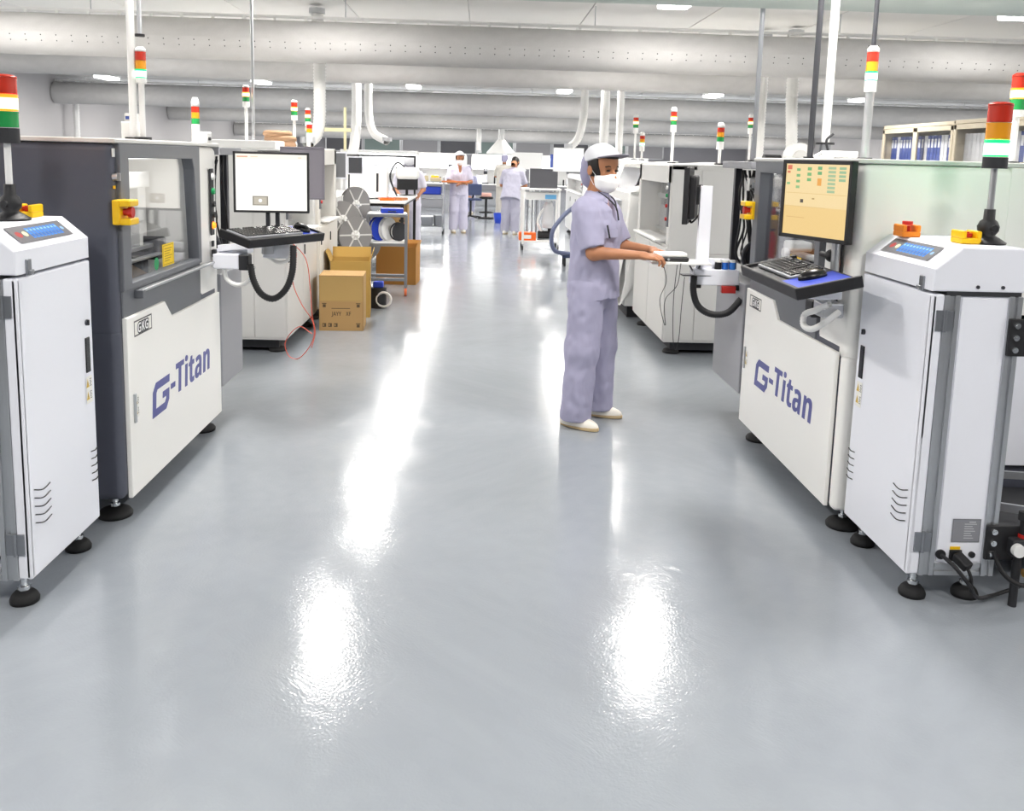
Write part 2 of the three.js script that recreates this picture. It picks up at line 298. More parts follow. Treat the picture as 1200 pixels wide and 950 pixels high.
// ---------------------------------------------------------------- board loaders: s = -1 left, +1 right of the aisle
const keypadTex = canvas(512, 128, (g) => {
  g.fillStyle = '#6c6a6e'; g.fillRect(0, 0, 512, 128);
  g.fillStyle = '#b0302c'; g.beginPath(); g.arc(56, 64, 24, 0, 7); g.fill(); g.fillStyle = '#ece6b4'; g.beginPath(); g.arc(112, 64, 20, 0, 7); g.fill();
  for (let k = 0; k < 9; k++) { g.fillStyle = '#2f7fd6'; g.fillRect(146 + k * 34, 22, 27, 84); g.fillStyle = '#8cc4f4'; g.fillRect(150 + k * 34, 34, 19, 14); g.fillStyle = '#1d5fae'; g.fillRect(150 + k * 34, 74, 19, 22); }
  g.fillStyle = '#8fb8e0'; g.beginPath(); g.arc(474, 64, 14, 0, 7); g.fill();
});
const M_keypad = std(0xffffff, 0.4, 0, { map: keypadTex });
const specTex = canvas(256, 192, (g) => { g.fillStyle = '#8b8c92'; g.fillRect(0, 0, 256, 192); g.strokeStyle = '#66676d'; g.lineWidth = 4; g.strokeRect(6, 6, 244, 180); g.fillStyle = '#c9cace'; for (let k = 0; k < 7; k++) g.fillRect(110, 40 + k * 19, 110 - (k * 37) % 50, 6); g.fillRect(150, 22, 60, 8); });
const M_spec = decal(specTex);
function makeLoader(s, label, pos, near, far) {                  // near, far: z of the end faces relative to pos
  const t = thing('board_loader', label, 'machine', pos);
  const D = 0.31, bx = (a, b, ...r) => BB(Math.min(s * a, s * b), Math.max(s * a, s * b), ...r);
  const poly = (pts, z0, z1, b) => { let q = pts.map(([x, y]) => [s * x, y]); if (s < 0) q = q.reverse(); return X(q, z0, z1, b); };
  P(t, 'cabinet', bx(0.02, D - 0.01, 0.14, 1.085, far + 0.01, near - 0.01), mat.cool);
  const door = P(t, 'door', [bx(0, 0.02, 0.105, 1.088, far, near, 0.006), bx(0.0, 0.045, 0.105, 1.088, near - 0.02, near, 0.008)], mat.cool, 'tall white door with louvres');
  P(t, 'hood', poly([[0, 1.098], [0, 1.172], [0.088, 1.245], [D, 1.245], [D, 1.098]], far, near, 0.006), mat.cool, 'white sloped hood');
  P(t, 'seam', bx(0.05, D - 0.006, 1.083, 1.1, far + 0.01, near - 0.004, 0), mat.dark);
  // extruded aluminium posts with a groove, and the bottom rail
  for (const [x0, x1] of [[0.045, 0.098], [D - 0.045, D]]) for (const z of [near - 0.03, far + 0.03]) P(t, 'post', [bx(x0, x0 + 0.017, 0.1, 1.085, z - 0.03, z + 0.03, 0.002), bx(x1 - 0.017, x1, 0.1, 1.085, z - 0.03, z + 0.03, 0.002), bx(x0 + 0.014, x1 - 0.014, 0.1, 1.085, z - 0.022, z + 0.022, 0)], mat.alu);
  P(t, 'bottom_rail', [bx(0.1, D - 0.047, 0.1, 0.117, near - 0.06, near - 0.002, 0.002), bx(0.1, D - 0.047, 0.128, 0.145, near - 0.06, near - 0.002, 0.002), bx(0.1, D - 0.047, 0.115, 0.13, near - 0.05, near - 0.008, 0)], mat.alu);
  P(t, 'end_panel', bx(0.105, D - 0.05, 0.15, 1.075, near - 0.02, near - 0.005, 0.003), mat.cool);
  for (const y of [1.0, 0.225]) P(t, 'hinge', [bx(0.018, 0.044, y - 0.035, y + 0.035, near, near + 0.006, 0.001), bx(0.05, 0.076, y - 0.035, y + 0.035, near, near + 0.006, 0.001), C(0.006, 0.075, s * 0.047, y, near + 0.006)], mat.steel);
  for (const z of [far + 0.06, near - 0.06]) { foot(t, s * 0.06, z, 0.1, 0.68); foot(t, s * (D - 0.06), z, 0.1, 0.68); }
  // the door: latch, keyhole, labels, two fields of louvres
  const zl = far + 0.05;
  P(door, 'latch', [bx(-0.004, 0.002, 0.68, 0.81, zl - 0.018, zl + 0.018, 0.003)], mat.blackGloss, 'black recessed latch');
  P(door, 'keyhole', [C(0.011, 0.01, s * -0.002, 0.865, zl, 'x'), bx(-0.012, 0, 0.855, 0.875, zl - 0.003, zl + 0.003, 0.001)], mat.chromeDark);
  P(door, 'warning_label', new THREE.PlaneGeometry(0.05, 0.1).rotateY(-s * Math.PI / 2).translate(-s * 0.0015, 0.615, zl), M_warn);
  P(door, 'clasp', [bx(-0.008, 0.002, 1.09, 1.142, near - 0.085, near - 0.058, 0.003), bx(-0.014, -0.006, 1.094, 1.108, near - 0.09, near - 0.062, 0.003)], mat.steel);
  for (const zc of [near - 0.09, far + 0.03]) for (let k = 0; k < 5; k++) {
    const y = 0.265 + k * 0.028, w = zc > (near + far) / 2 ? 0.055 : 0.03;
    const hook = zc > (near + far) / 2 ? 0.02 : 0.004;
    P(door, 'louvre', T([[-s * 0.001, y + 0.004, zc - w], [-s * 0.002, y - 0.001, zc - w * 0.25], [-s * 0.002, y + hook * 0.18, zc + w * 0.2], [-s * 0.001, y + hook, zc + w]], 0.002, false, 10, 5), mat.dark);
  }
  // sloped key panel
  const ang = Math.atan2(0.073, 0.088), g = new THREE.PlaneGeometry(0.36, 0.072);
  g.rotateX(-Math.PI / 2); g.rotateY(s > 0 ? -Math.PI / 2 : Math.PI / 2); g.rotateZ(s * ang); g.translate(s * 0.046, 1.2118, (near + far) / 2); g.translate(-s * 0.001, 0.0012, 0);
  P(t, 'key_panel', g, M_keypad, 'grey panel of blue keys');
  for (const x of [0.15, 0.235]) P(t, 'screw', C(0.006, 0.004, s * x, 1.115, near + 0.002, 'z'), mat.chromeDark);
  P(t, 'spec_plate', new THREE.PlaneGeometry(0.1, 0.085).translate(s * 0.2, 0.265, near - 0.003), M_spec);
  P(t, 'yellow_tag', bx(0.15, 0.185, 0.196, 0.206, near - 0.006, near - 0.002, 0), mat.yellow);
  P(t, 'socket', [C(0.017, 0.008, s * 0.118, 0.178, near - 0.002, 'z'), C(0.011, 0.008, s * 0.228, 0.178, near - 0.002, 'z'), bx(0.148, 0.192, 0.155, 0.195, near - 0.006, near + 0.002, 0.003)], mat.black);
  for (const [y0, y1] of [[0.885, 1.012], [0.165, 0.29]]) {
    const b = P(t, 'bracket', bx(D - 0.045, D + 0.075, y0, y1, near, near + 0.012, 0.004), mat.black, 'black joining bracket');
    for (const y of [y0 + 0.022, (y0 + y1) / 2, y1 - 0.022]) P(b, 'bolt', [C(0.012, 0.008, s * (D - 0.02), y, near + 0.015, 'z', 0.01), C(0.005, 0.003, s * (D - 0.02), y, near + 0.02, 'z', 0.005, 6)], mat.chrome);
  }
  // plugged mains cable
  P(t, 'plug', [turnTo(BB(-0.018, 0.018, -0.016, 0.016, 0, 0.06, 0.006), 0.5, s * 0.4).translate(s * 0.17, 0.178, near), ], mat.black);
  return t;
}
makeLoader(-1, 'white loader cabinet at the left edge, with an amber-lit signal lamp on top', [-1.424, 0, -3.04], 0.26, -0.26);
makeLoader(1, 'white loader cabinet on the right, with a green-lit signal lamp and brackets', [1.5, 0, -3.15], 0.265, -0.275);

// things standing on the loader hoods
const guardTop = (name, label, x, z, mm, redBtn) => { const t = thing(name, label, 'switch', [x, 1.2455, z]); P(t, 'guard', [BB(-0.035, 0.035, 0, 0.02, -0.04, 0.04, 0.005), BB(-0.035, -0.018, 0.018, 0.045, -0.04, 0.04, 0.005), BB(0.018, 0.035, 0.018, 0.045, -0.04, 0.04, 0.005)], mm); P(t, 'button', [C(0.01, 0.02, 0, 0.03, 0), C(0.019, 0.014, 0, redBtn, 0)], mat.red); };
guardTop('emergency_stop', 'yellow emergency stop guard on the hood of the left loader', -1.595, -3.22, mat.yellow, 0.03);
guardTop('emergency_stop', 'orange emergency stop with raised red knob on the right loader hood', 1.595, -3.3, std(0xf28a1e, 0.4), 0.05);
guardTop('emergency_stop', 'yellow emergency stop guard at the back of the right loader hood', 1.69, -3.06, mat.yellow, 0.028);

// signal towers: segments listed top to bottom
function lit(c, k) { return std(c, 0.3, 0, { emissive: c, emissiveIntensity: k }); }
const LIT = { red: lit(0xff3018, 1), amber: lit(0xff8a18, 0.9), green: lit(0x14e078, 0.7) }, CORE = { red: lit(0xffd0c0, 1), amber: lit(0xffecb8, 1.2), green: lit(0xdcfff0, 1.1) }, OFF = { red: mat.redOff, amber: mat.amberOff, green: mat.greenOff };
function tower(label, pos, o) {                                   // o: r, seg, lit, pole, baseMat, cap, swivel
  const r = o.r ?? 0.03, h = o.seg ?? 0.05, t = thing('signal_tower', label, 'signal light', pos);
  let y = 0;
  if (o.swivel) P(t, 'swivel_base', [lathe([[0, 0], [0.06, 0], [0.062, 0.006], [0.04, 0.02], [0.024, 0.03], [0.034, 0.045], [0.036, 0.06], [0.028, 0.078], [0.019, 0.085], [0.018, 0.12], [0, 0.12]], 0, 0, 0), C(0.012, 0.09, 0, 0.055, 0, 'z')], mat.black, 'black ball swivel base');
  if (o.pole) { const y0 = o.swivel ? 0.1 : 0; P(t, 'pole', C(o.pr ?? 0.011, o.pole - y0, 0, (o.pole + y0) / 2, 0), o.pm ?? mat.alu); y = o.pole; if (!o.swivel) P(t, 'flange', C(0.035, 0.012, 0, 0.006, 0), mat.black); }
  const hb = o.hb ?? 0.045; P(t, 'lamp_base', C(r, hb, 0, y + hb / 2, 0), o.baseMat ?? mat.white); y += hb;
  for (const c of ['green', 'amber', 'red']) {
    const ln = P(t, 'lens', [C(r * 0.97, h * 0.92, 0, y + h / 2, 0), C(r, h * 0.08, 0, y + h * 0.96, 0)], c === o.lit ? LIT[c] : OFF[c], c === o.lit ? 'lit ' + c + ' lens' : c + ' lens');
    if (c === o.lit) P(ln, 'bulb_glow', C(r * 0.99, h * 0.68, 0, y + h * 0.47, 0), CORE[c]);
    if (c === o.lit) { const l = new THREE.PointLight(c === 'green' ? 0x50ffa0 : 0xffa040, (o.glow ?? 0.5) * (c === 'green' ? 0.03 : 0.04), 0, 2); l.castShadow = true; l.position.set(0, y + h / 2, 0); l.name = 'tower_light'; t.add(l); }
    y += h;
  }
  const hc = o.cap ?? 0.012; P(t, 'cap', lathe([[0, hc], [r * 0.6, hc], [r, hc * 0.5], [r, 0], [0, 0]], 0, y, 0), o.capMat ?? o.baseMat ?? mat.white);
  return t;
}
tower('signal tower glowing amber on the left loader, at the left edge', [-1.578, 1.2455, -3.07], { r: 0.04, seg: 0.054, lit: 'amber', pole: 0.255, hb: 0.05, swivel: true, baseMat: mat.dark, pm: mat.white, glow: 1.2, capMat: mat.redOff });
tower('signal tower glowing green on the right loader, with a black swivel foot', [1.765, 1.2455, -3.06], { r: 0.04, seg: 0.058, lit: 'green', pole: 0.26, hb: 0.038, swivel: true, baseMat: mat.dark, glow: 2.2, capMat: mat.redOff });

// pneumatic unit, rails and hoses right of the right loader
{
  const t = thing('conveyor', 'dark belt conveyor with bright side rails right of the right loader', 'conveyor', [1.95, 0, -3.25]);
  P(t, 'bed', BB(-0.07, 1.0, 0.16, 0.22, -0.19, 0.28, 0.004), mat.dark);
  P(t, 'rail', bar([-0.06, 0.262, 0.1], [0.95, 0.262, 0.55], 0.012, 0.03), mat.alu); P(t, 'rail', bar([0.1, 0.29, -0.15], [1.0, 0.29, -0.02], 0.012, 0.03), mat.alu);
  for (const [x, z] of [[0, -0.18], [0.9, -0.18], [0.9, 0.2]]) P(t, 'leg', BB(x, x + 0.05, 0, 0.18, z, z + 0.05, 0.002), mat.dark);
  const u = thing('air_regulator', 'air filter regulator with a red ring, gauge and brass valve at right edge', 'regulator', [1.9, 0, -2.87]);
  P(u, 'cup', [C(0.022, 0.06, 0, 0.29, 0), C(0.012, 0.03, -0.02, 0.33, 0, 'y')], mat.black); P(u, 'ring', C(0.026, 0.012, 0, 0.258, 0), mat.red);
  P(u, 'body', [BB(-0.06, 0.05, 0.19, 0.252, -0.03, 0.03, 0.006), C(0.014, 0.2, -0.02, 0.1, 0)], mat.dark); P(u, 'gauge', C(0.022, 0.02, -0.045, 0.22, 0.04, 'z'), mat.white);
  P(u, 'valve', [C(0.014, 0.06, 0.01, 0.14, 0.04, 'x'), C(0.012, 0.05, 0.01, 0.125, 0.04)], std(0xc79a52, 0.3, 0.8)); P(u, 'valve_lever', turnTo(BB(-0.03, 0.03, -0.006, 0.006, -0.008, 0.008, 0.003), 0, 0, 0.5).translate(0.03, 0.17, 0.04), mat.blue);
  one('power_cable', 'black mains cable from the right loader socket drooping to the floor', 'cable', [T([[1.618, 0.178, -2.884], [1.64, 0.16, -2.84], [1.69, 0.1, -2.82], [1.74, 0.04, -2.85], [1.82, 0.02, -2.9], [1.95, 0.03, -2.95]], 0.007), T([[1.69, 0.155, -2.845], [1.7, 0.12, -2.83], [1.705, 0.07, -2.83]], 0.006)], mat.black);
  one('air_hose', 'black air hose looping from the lower bracket to the regulator', 'hose', T([[1.79, 0.2, -2.868], [1.82, 0.13, -2.84], [1.87, 0.1, -2.82], [1.93, 0.11, -2.82]], 0.008), mat.black);
}

// ---------------------------------------------------------------- operator stations: tray, keyboard, mouse, monitor
const TILT = 0.22;
function tray(parent, c, turn, w, d) {                            // a black tray with a raised rim, its back edge lifted
  const g = [BB(-w / 2, w / 2, -0.04, -0.008, -d / 2, d / 2, 0.008), BB(-w / 2, w / 2, -0.04, 0.006, d / 2 - 0.012, d / 2 + 0.006, 0.006), BB(-w / 2 - 0.006, -w / 2 + 0.008, -0.04, 0.006, -d / 2, d / 2 + 0.006, 0.006), BB(w / 2 - 0.008, w / 2 + 0.006, -0.04, 0.006, -d / 2, d / 2 + 0.006, 0.006)];
  const m = M(...g); turnTo(m, TILT); turnTo(m, 0, turn); m.translate(...c);
  return P(parent, 'keyboard_tray', m, mat.black, 'black keyboard tray');
}
const onTray = (o, c, turn, x, z) => { const v = V(x, -0.007, z).applyEuler(new THREE.Euler(TILT, turn, 0, 'YXZ')); o.rotation.set(TILT, turn, 0, 'YXZ'); o.position.set(c[0] + v.x, c[1] + v.y, c[2] + v.z); };
function keyboard(label, c, turn, x, mm) {
  const t = thing('keyboard', label, 'keyboard');
  P(t, 'case', BB(-0.205, 0.205, 0, 0.014, -0.072, 0.072, 0.006), std(0x8d8f94, 0.3));
  const ks = []; for (let r = 0; r < 6; r++) for (let k = 0; k < 21; k++) { if (k === 15 || (r === 0 && k % 5 === 4)) continue; if (r === 5 && k > 3 && k < 8) continue; ks.push(BB(-0.197 + k * 0.0188, -0.1815 + k * 0.0188, 0.013, 0.02, -0.066 + r * 0.022, -0.047 + r * 0.022, 0.003)); }
  ks.push(BB(-0.12, -0.05, 0.013, 0.02, 0.044, 0.063, 0.003));
  P(t, 'keys', ks, mat.blackGloss).userData.kind = 'stuff';
  onTray(t, c, turn, x, -0.005); return t;
}
function mouse(label, c, turn, x, z) {
  const t = thing('mouse', label, 'mouse');
  P(t, 'shell', ball(0.032, 0, 0.004, 0, 1, 0.95, 1.75), mat.blackGloss); P(t, 'wheel', C(0.007, 0.007, 0, 0.028, -0.03, 'x'), mat.dark);
  onTray(t, c, turn, x, z); t.position.y += 0.003; return t;
}
function mouseMat(label, c, turn, x, w, d) { const t = one('mouse_mat', label, 'mouse mat', BB(-w / 2, w / 2, 0, 0.003, -d / 2, d / 2, 0.001), mat.blue); onTray(t, c, turn, x, 0); return t; }
function monitor(label, pos, turn, w, h, tex, o = {}) {            // pos: the middle of the screen
  const t = thing('monitor', label, 'monitor', pos, turn), b = o.bezel ?? 0.014;
  P(t, 'frame', [BB(-w / 2, w / 2, -h / 2, h / 2, -0.026, -0.003, 0.004), BB(-w / 2, w / 2, h / 2 - b, h / 2, -0.01, 0.004, 0.002), BB(-w / 2, w / 2, -h / 2, -h / 2 + b, -0.01, 0.004, 0.002), BB(-w / 2, -w / 2 + b, -h / 2, h / 2, -0.01, 0.004, 0.002), BB(w / 2 - b, w / 2, -h / 2, h / 2, -0.01, 0.004, 0.002)], o.mat ?? mat.black);
  P(t, 'back_shell', [BB(-w * 0.38, w * 0.38, -h * 0.42, h * 0.36, -0.06, -0.02, 0.014), BB(-0.05, 0.05, -0.05, 0.05, -0.075, -0.055, 0.004)], o.mat ?? mat.black);
  P(t, 'screen', plate(w - 2 * b, h - 2 * b, 0, 0, -0.0025), tex ? std(0x111111, 0.25, 0, { emissive: 0xffffff, emissiveMap: tex, emissiveIntensity: o.glow ?? 1 }) : (o.screen ?? std(0x1a1a1e, 0.2)));
  if (tex) { const l = new THREE.RectAreaLight(0xfff4e0, 0.35, w - 2 * b, h - 2 * b); l.position.set(0, 0, 0.006); l.rotation.y = Math.PI; l.name = 'screen_light'; t.add(l); }
  return t;
}
const leftScreen = canvas(400, 320, (g) => { g.fillStyle = '#fffdf6'; g.fillRect(0, 0, 400, 320); g.fillStyle = '#f7efdf'; g.fillRect(0, 0, 400, 30); g.fillStyle = '#d8a890'; g.fillRect(8, 12, 60, 8); g.fillStyle = '#e4cdb6'; g.fillRect(84, 12, 40, 6); g.fillRect(350, 14, 20, 6); g.fillStyle = '#8f8a80'; g.fillRect(92, 238, 88, 54); g.fillStyle = '#b9b2a4'; g.fillRect(100, 244, 72, 42); g.fillStyle = '#ffffff'; g.beginPath(); g.arc(136, 264, 10, 0, 7); g.fill(); g.fillStyle = '#eef2ff'; g.fillRect(216, 254, 18, 10); });
const rightScreen = canvas(400, 320, (g) => {
  g.fillStyle = '#f6dca6'; g.fillRect(0, 0, 400, 320); g.fillStyle = '#f2d08e'; g.fillRect(0, 190, 400, 130); g.fillStyle = '#e07a5e'; g.fillRect(8, 6, 30, 20); g.fillRect(8, 32, 20, 10);
  const bx = (x, y, w, h, c) => { g.fillStyle = c; g.fillRect(x, y, w, h); };
  for (let k = 0; k < 4; k++) bx(70, 20 + k * 26, 24, 12, k < 3 ? '#7cb87a' : '#96c489'); for (let k = 0; k < 3; k++) bx(140, 14 + k * 24, 26, 14, '#7cb87a'); for (let k = 0; k < 2; k++) bx(205, 10 + k * 22, 26, 14, '#6fb17a');
  bx(206, 62, 26, 32, '#eeaa55'); for (let k = 0; k < 7; k++) { bx(270, 10 + k * 17, 46, 11, '#a9c39b'); if (k < 4) bx(336, 10 + k * 17, 40, 11, '#9bbf98'); }
  bx(105, 158, 20, 16, '#5d564e'); bx(8, 130, 380, 2, '#e2bf80'); bx(180, 150, 16, 6, '#b79a66'); bx(8, 190, 260, 2, '#e2bf80'); bx(20, 240, 120, 3, '#e0b777'); bx(8, 84, 22, 10, '#8fc08a');
});
const hose = (pts, r) => { const g = T(pts, r, false, 90, 10), p = g.attributes.position, n = g.attributes.normal; for (let i = 0; i < p.count; i++) { const k = Math.floor(i / 11) % 2 ? 0.92 : 1.06; p.setXYZ(i, p.getX(i) + n.getX(i) * r * (k - 1), p.getY(i) + n.getY(i) * r * (k - 1), p.getZ(i) + n.getZ(i) * r * (k - 1)); } g.computeVertexNormals(); return g; };

// left station
const LC = [-1.068, 1.085, -4.672], LT = 1.047;
{
  const t = thing('operator_arm', 'white swing arm with black tray on the left printer, under the bright monitor', 'arm', [0, 0, 0]);
  P(t, 'mount', [BB(-1.384, -1.25, 0.885, 0.965, -4.74, -4.66, 0.008), BB(-1.384, -1.22, 0.955, 0.985, -4.86, -4.72, 0.006)], mat.cool);
  P(t, 'mount_end', BB(-1.252, -1.2, 0.88, 0.96, -4.738, -4.662, 0.006), mat.dark);
  P(t, 'arm', [bar([-1.36, 0.99, -4.72], [-1.1, 1.02, -4.66], 0.05, 0.03)], mat.cool);
  P(t, 'swivel', [C(0.03, 0.08, -1.1, 1.01, -4.66)], mat.alu);
  P(t, 'post', [BB(-1.135, -1.115, 1.07, 1.3, -4.8, -4.775, 0.003), BB(-1.085, -1.065, 1.07, 1.3, -4.8, -4.775, 0.003), BB(-1.14, -1.06, 1.26, 1.32, -4.79, -4.77, 0.003)], mat.chromeDark);
  P(t, 'cable_box', BB(-1.14, -1.0, 0.94, 1.03, -4.8, -4.72, 0.006), mat.cool);
  P(t, 'mains_tube', [T([[-1.335, 0.885, -4.7], [-1.32, 0.83, -4.69], [-1.26, 0.8, -4.68], [-1.2, 0.83, -4.68], [-1.18, 0.9, -4.69]], 0.012), T([[-1.12, 0.95, -4.74], [-1.06, 0.92, -4.72], [-1.0, 0.94, -4.7], [-0.985, 1.02, -4.7]], 0.009)], mat.white);
  P(t, 'corrugated_hose', hose([[-1.19, 0.91, -4.66], [-1.165, 0.83, -4.63], [-1.12, 0.765, -4.61], [-1.06, 0.745, -4.6], [-1.0, 0.79, -4.6], [-0.965, 0.88, -4.61], [-0.96, 1.02, -4.63]], 0.017), mat.black, 'black corrugated hose loop');
  tray(t, LC, LT, 0.55, 0.2);
  monitor('bright white monitor facing the camera above the left keyboard tray', [-1.094, 1.335, -4.74], 0.12, 0.385, 0.315, leftScreen, { glow: 0.8, bezel: 0.012 });
  keyboard('black keyboard with shiny keys on the left tray', LC, LT, -0.055, mat.black);
  mouseMat('blue mouse mat on the end of the left tray', LC, LT, 0.212, 0.11, 0.17);
  mouse('black mouse on the blue mat of the left tray', LC, LT, 0.21, 0.0);
  one('red_cable', 'thin red cables looping to the floor before the pale grey left machine', 'cable', [T([[-1.4, 0.86, -6.45], [-1.31, 0.8, -6.4], [-1.335, 0.58, -6.4], [-1.27, 0.42, -6.38], [-1.185, 0.29, -6.36], [-1.19, 0.16, -6.38], [-1.3, 0.012, -6.42], [-1.39, 0.012, -6.5], [-1.42, 0.1, -6.52], [-1.3, 0.24, -6.45], [-1.2, 0.2, -6.4]], 0.0032, false, 90, 5), T([[-1.4, 0.88, -6.5], [-1.25, 0.75, -6.42], [-1.21, 0.52, -6.4], [-1.195, 0.34, -6.38], [-1.17, 0.22, -6.36], [-1.2, 0.1, -6.38]], 0.0032, false, 60, 5)], std(0xd8604c, 0.5));
}
// right station
const RC = [1.25, 1.085, -3.47], RT = -Math.PI / 2;
{
  const t = thing('operator_arm', 'silver swing arm carrying the black keyboard tray on the right printer', 'arm', [0, 0, 0]);
  P(t, 'arm', [bar([1.45, 0.97, -3.62], [1.3, 1.0, -3.4], 0.07, 0.03), BB(1.25, 1.37, 1.0, 1.03, -3.44, -3.3, 0.004)], mat.cool);
  P(t, 'swivel', [C(0.026, 0.15, 1.4, 0.99, -3.52), BB(1.36, 1.45, 0.9, 0.96, -3.56, -3.46, 0.008)], mat.alu);
  P(t, 'post', [C(0.017, 0.32, 1.425, 1.15, -3.53), BB(1.37, 1.44, 1.3, 1.4, -3.6, -3.5, 0.006)], mat.alu);
  P(t, 'clamp', [ball(0.026, 1.42, 1.14, -3.56), C(0.012, 0.07, 1.41, 1.14, -3.6, 'z')], mat.black);
  P(t, 'white_hose', hose([[1.38, 0.96, -3.44], [1.35, 0.925, -3.5], [1.335, 0.89, -3.58], [1.33, 0.855, -3.57], [1.335, 0.85, -3.49], [1.36, 0.89, -3.42], [1.42, 0.93, -3.44]], 0.0125), mat.white, 'white hose loop');
  P(t, 'switch_box', BB(1.41, 1.452, 0.86, 0.93, -3.78, -3.7, 0.004), mat.black);
  tray(t, RC, RT, 0.68, 0.24);
  monitor('monitor with a cream and green screen over the right keyboard tray', [1.335, 1.36, -3.565], -1.213, 0.4, 0.32, rightScreen, { glow: 0.64, bezel: 0.016 });
  keyboard('black keyboard with silvery glare on the right tray', RC, RT, -0.09, mat.black);
  mouseMat('blue mouse mat on the near end of the right tray', RC, RT, 0.22, 0.22, 0.2);
  mouse('black mouse on the blue mat of the right tray', RC, RT, 0.17, 0.0);
}
// far right station, where the operator stands
{
  const t = thing('operator_arm', 'white upright arm with a small white shelf before the standing worker', 'arm', [0, 0, 0]);
  P(t, 'upright', BB(1.225, 1.295, 0.86, 1.37, -5.03, -5.0, 0.004), mat.cool);
  P(t, 'arm_box', [BB(1.2, 1.46, 0.815, 0.905, -5.05, -4.95, 0.006), BB(1.29, 1.42, 0.9, 0.96, -5.05, -5.02, 0.003)], mat.cool);
  P(t, 'monitor_arm', [BB(1.17, 1.24, 1.34, 1.375, -5.03, -5.005, 0.004)], mat.black);
  P(t, 'shelf', BB(0.94, 1.27, 0.94, 0.952, -5.04, -4.84, 0.003), mat.white, 'white shelf plate');
  P(t, 'shelf_bracket', [bar([1.17, 0.942, -4.98], [1.215, 0.87, -4.98], 0.008), bar([1.25, 0.942, -4.98], [1.215, 0.87, -4.98], 0.008), BB(1.14, 1.3, 0.865, 0.872, -5.02, -4.95, 0.001)], mat.chromeDark);
  P(t, 'corrugated_hose', hose([[1.2, 0.87, -4.94], [1.2, 0.78, -4.93], [1.23, 0.7, -4.92], [1.3, 0.66, -4.91], [1.39, 0.67, -4.9], [1.46, 0.75, -4.89]], 0.019), mat.black, 'black corrugated hose loop');
  P(t, 'mains_switch', [BB(1.36, 1.44, 0.775, 0.815, -4.96, -4.93, 0.004)], mat.red, 'red mains switch plate');
  P(t, 'bumper', [BB(1.215, 1.245, 0.8, 0.818, -4.97, -4.94, 0.003), BB(1.44, 1.46, 0.79, 0.82, -4.97, -4.94, 0.003)], mat.black);
  P(t, 'cable', [T([[1.19, 1.2, -5.06], [1.19, 1.16, -5.04], [1.24, 1.22, -5.03], [1.25, 1.26, -5.03], [1.235, 1.2, -5.025]], 0.006)], mat.black);
  monitor('monitor seen edge-on in front of the standing worker', [1.155, 1.315, -5.04], -1.87, 0.36, 0.31, null);
  const d = thing('hand_scanner', 'white and black handheld device under the fingers of the standing worker', 'device', [1.06, 0.952, -4.93]);
  P(d, 'body', BB(-0.095, 0.095, 0, 0.026, -0.05, 0.05, 0.01), mat.black); P(d, 'lid', BB(-0.095, 0.085, 0.024, 0.05, -0.046, 0.046, 0.01), mat.white, 'white lid'); P(d, 'button', C(0.007, 0.004, -0.02, 0.013, 0.051, 'z'), mat.alu);
  const cups = [[1.345, 0x1c1c20, 'black bottle cap beside the white arm box'], [1.385, 0x2f6fd0, 'blue can on the white arm box, middle of three'], [1.425, 0x3f86e0, 'blue can on the white arm box, next to the printer post']];
  for (const [x, c, l] of cups) { const k = thing('solder_jar', l, 'jar', [x, 0.905, -4.985], 0); P(k, 'jar', C(0.019, 0.04, 0, 0.02, 0), std(c, 0.4)); P(k, 'lid', C(0.02, 0.012, 0, 0.046, 0), mat.white); }
  one('thin_cable', 'thin black wires dangling below the small white shelf', 'cable', [T([[1.0, 0.95, -4.83], [1.02, 0.85, -4.82], [0.99, 0.75, -4.82], [1.03, 0.6, -4.83], [1.02, 0.75, -4.82], [1.08, 0.83, -4.82], [1.1, 0.95, -4.84]], 0.0022, false, 60, 5), T([[1.08, 0.94, -4.84], [1.07, 0.75, -4.84], [1.085, 0.5, -4.85], [1.1, 0.46, -4.86], [1.115, 0.5, -4.87], [1.13, 0.7, -4.9], [1.15, 0.86, -4.95]], 0.0022, false, 50, 5)], mat.dark);
}

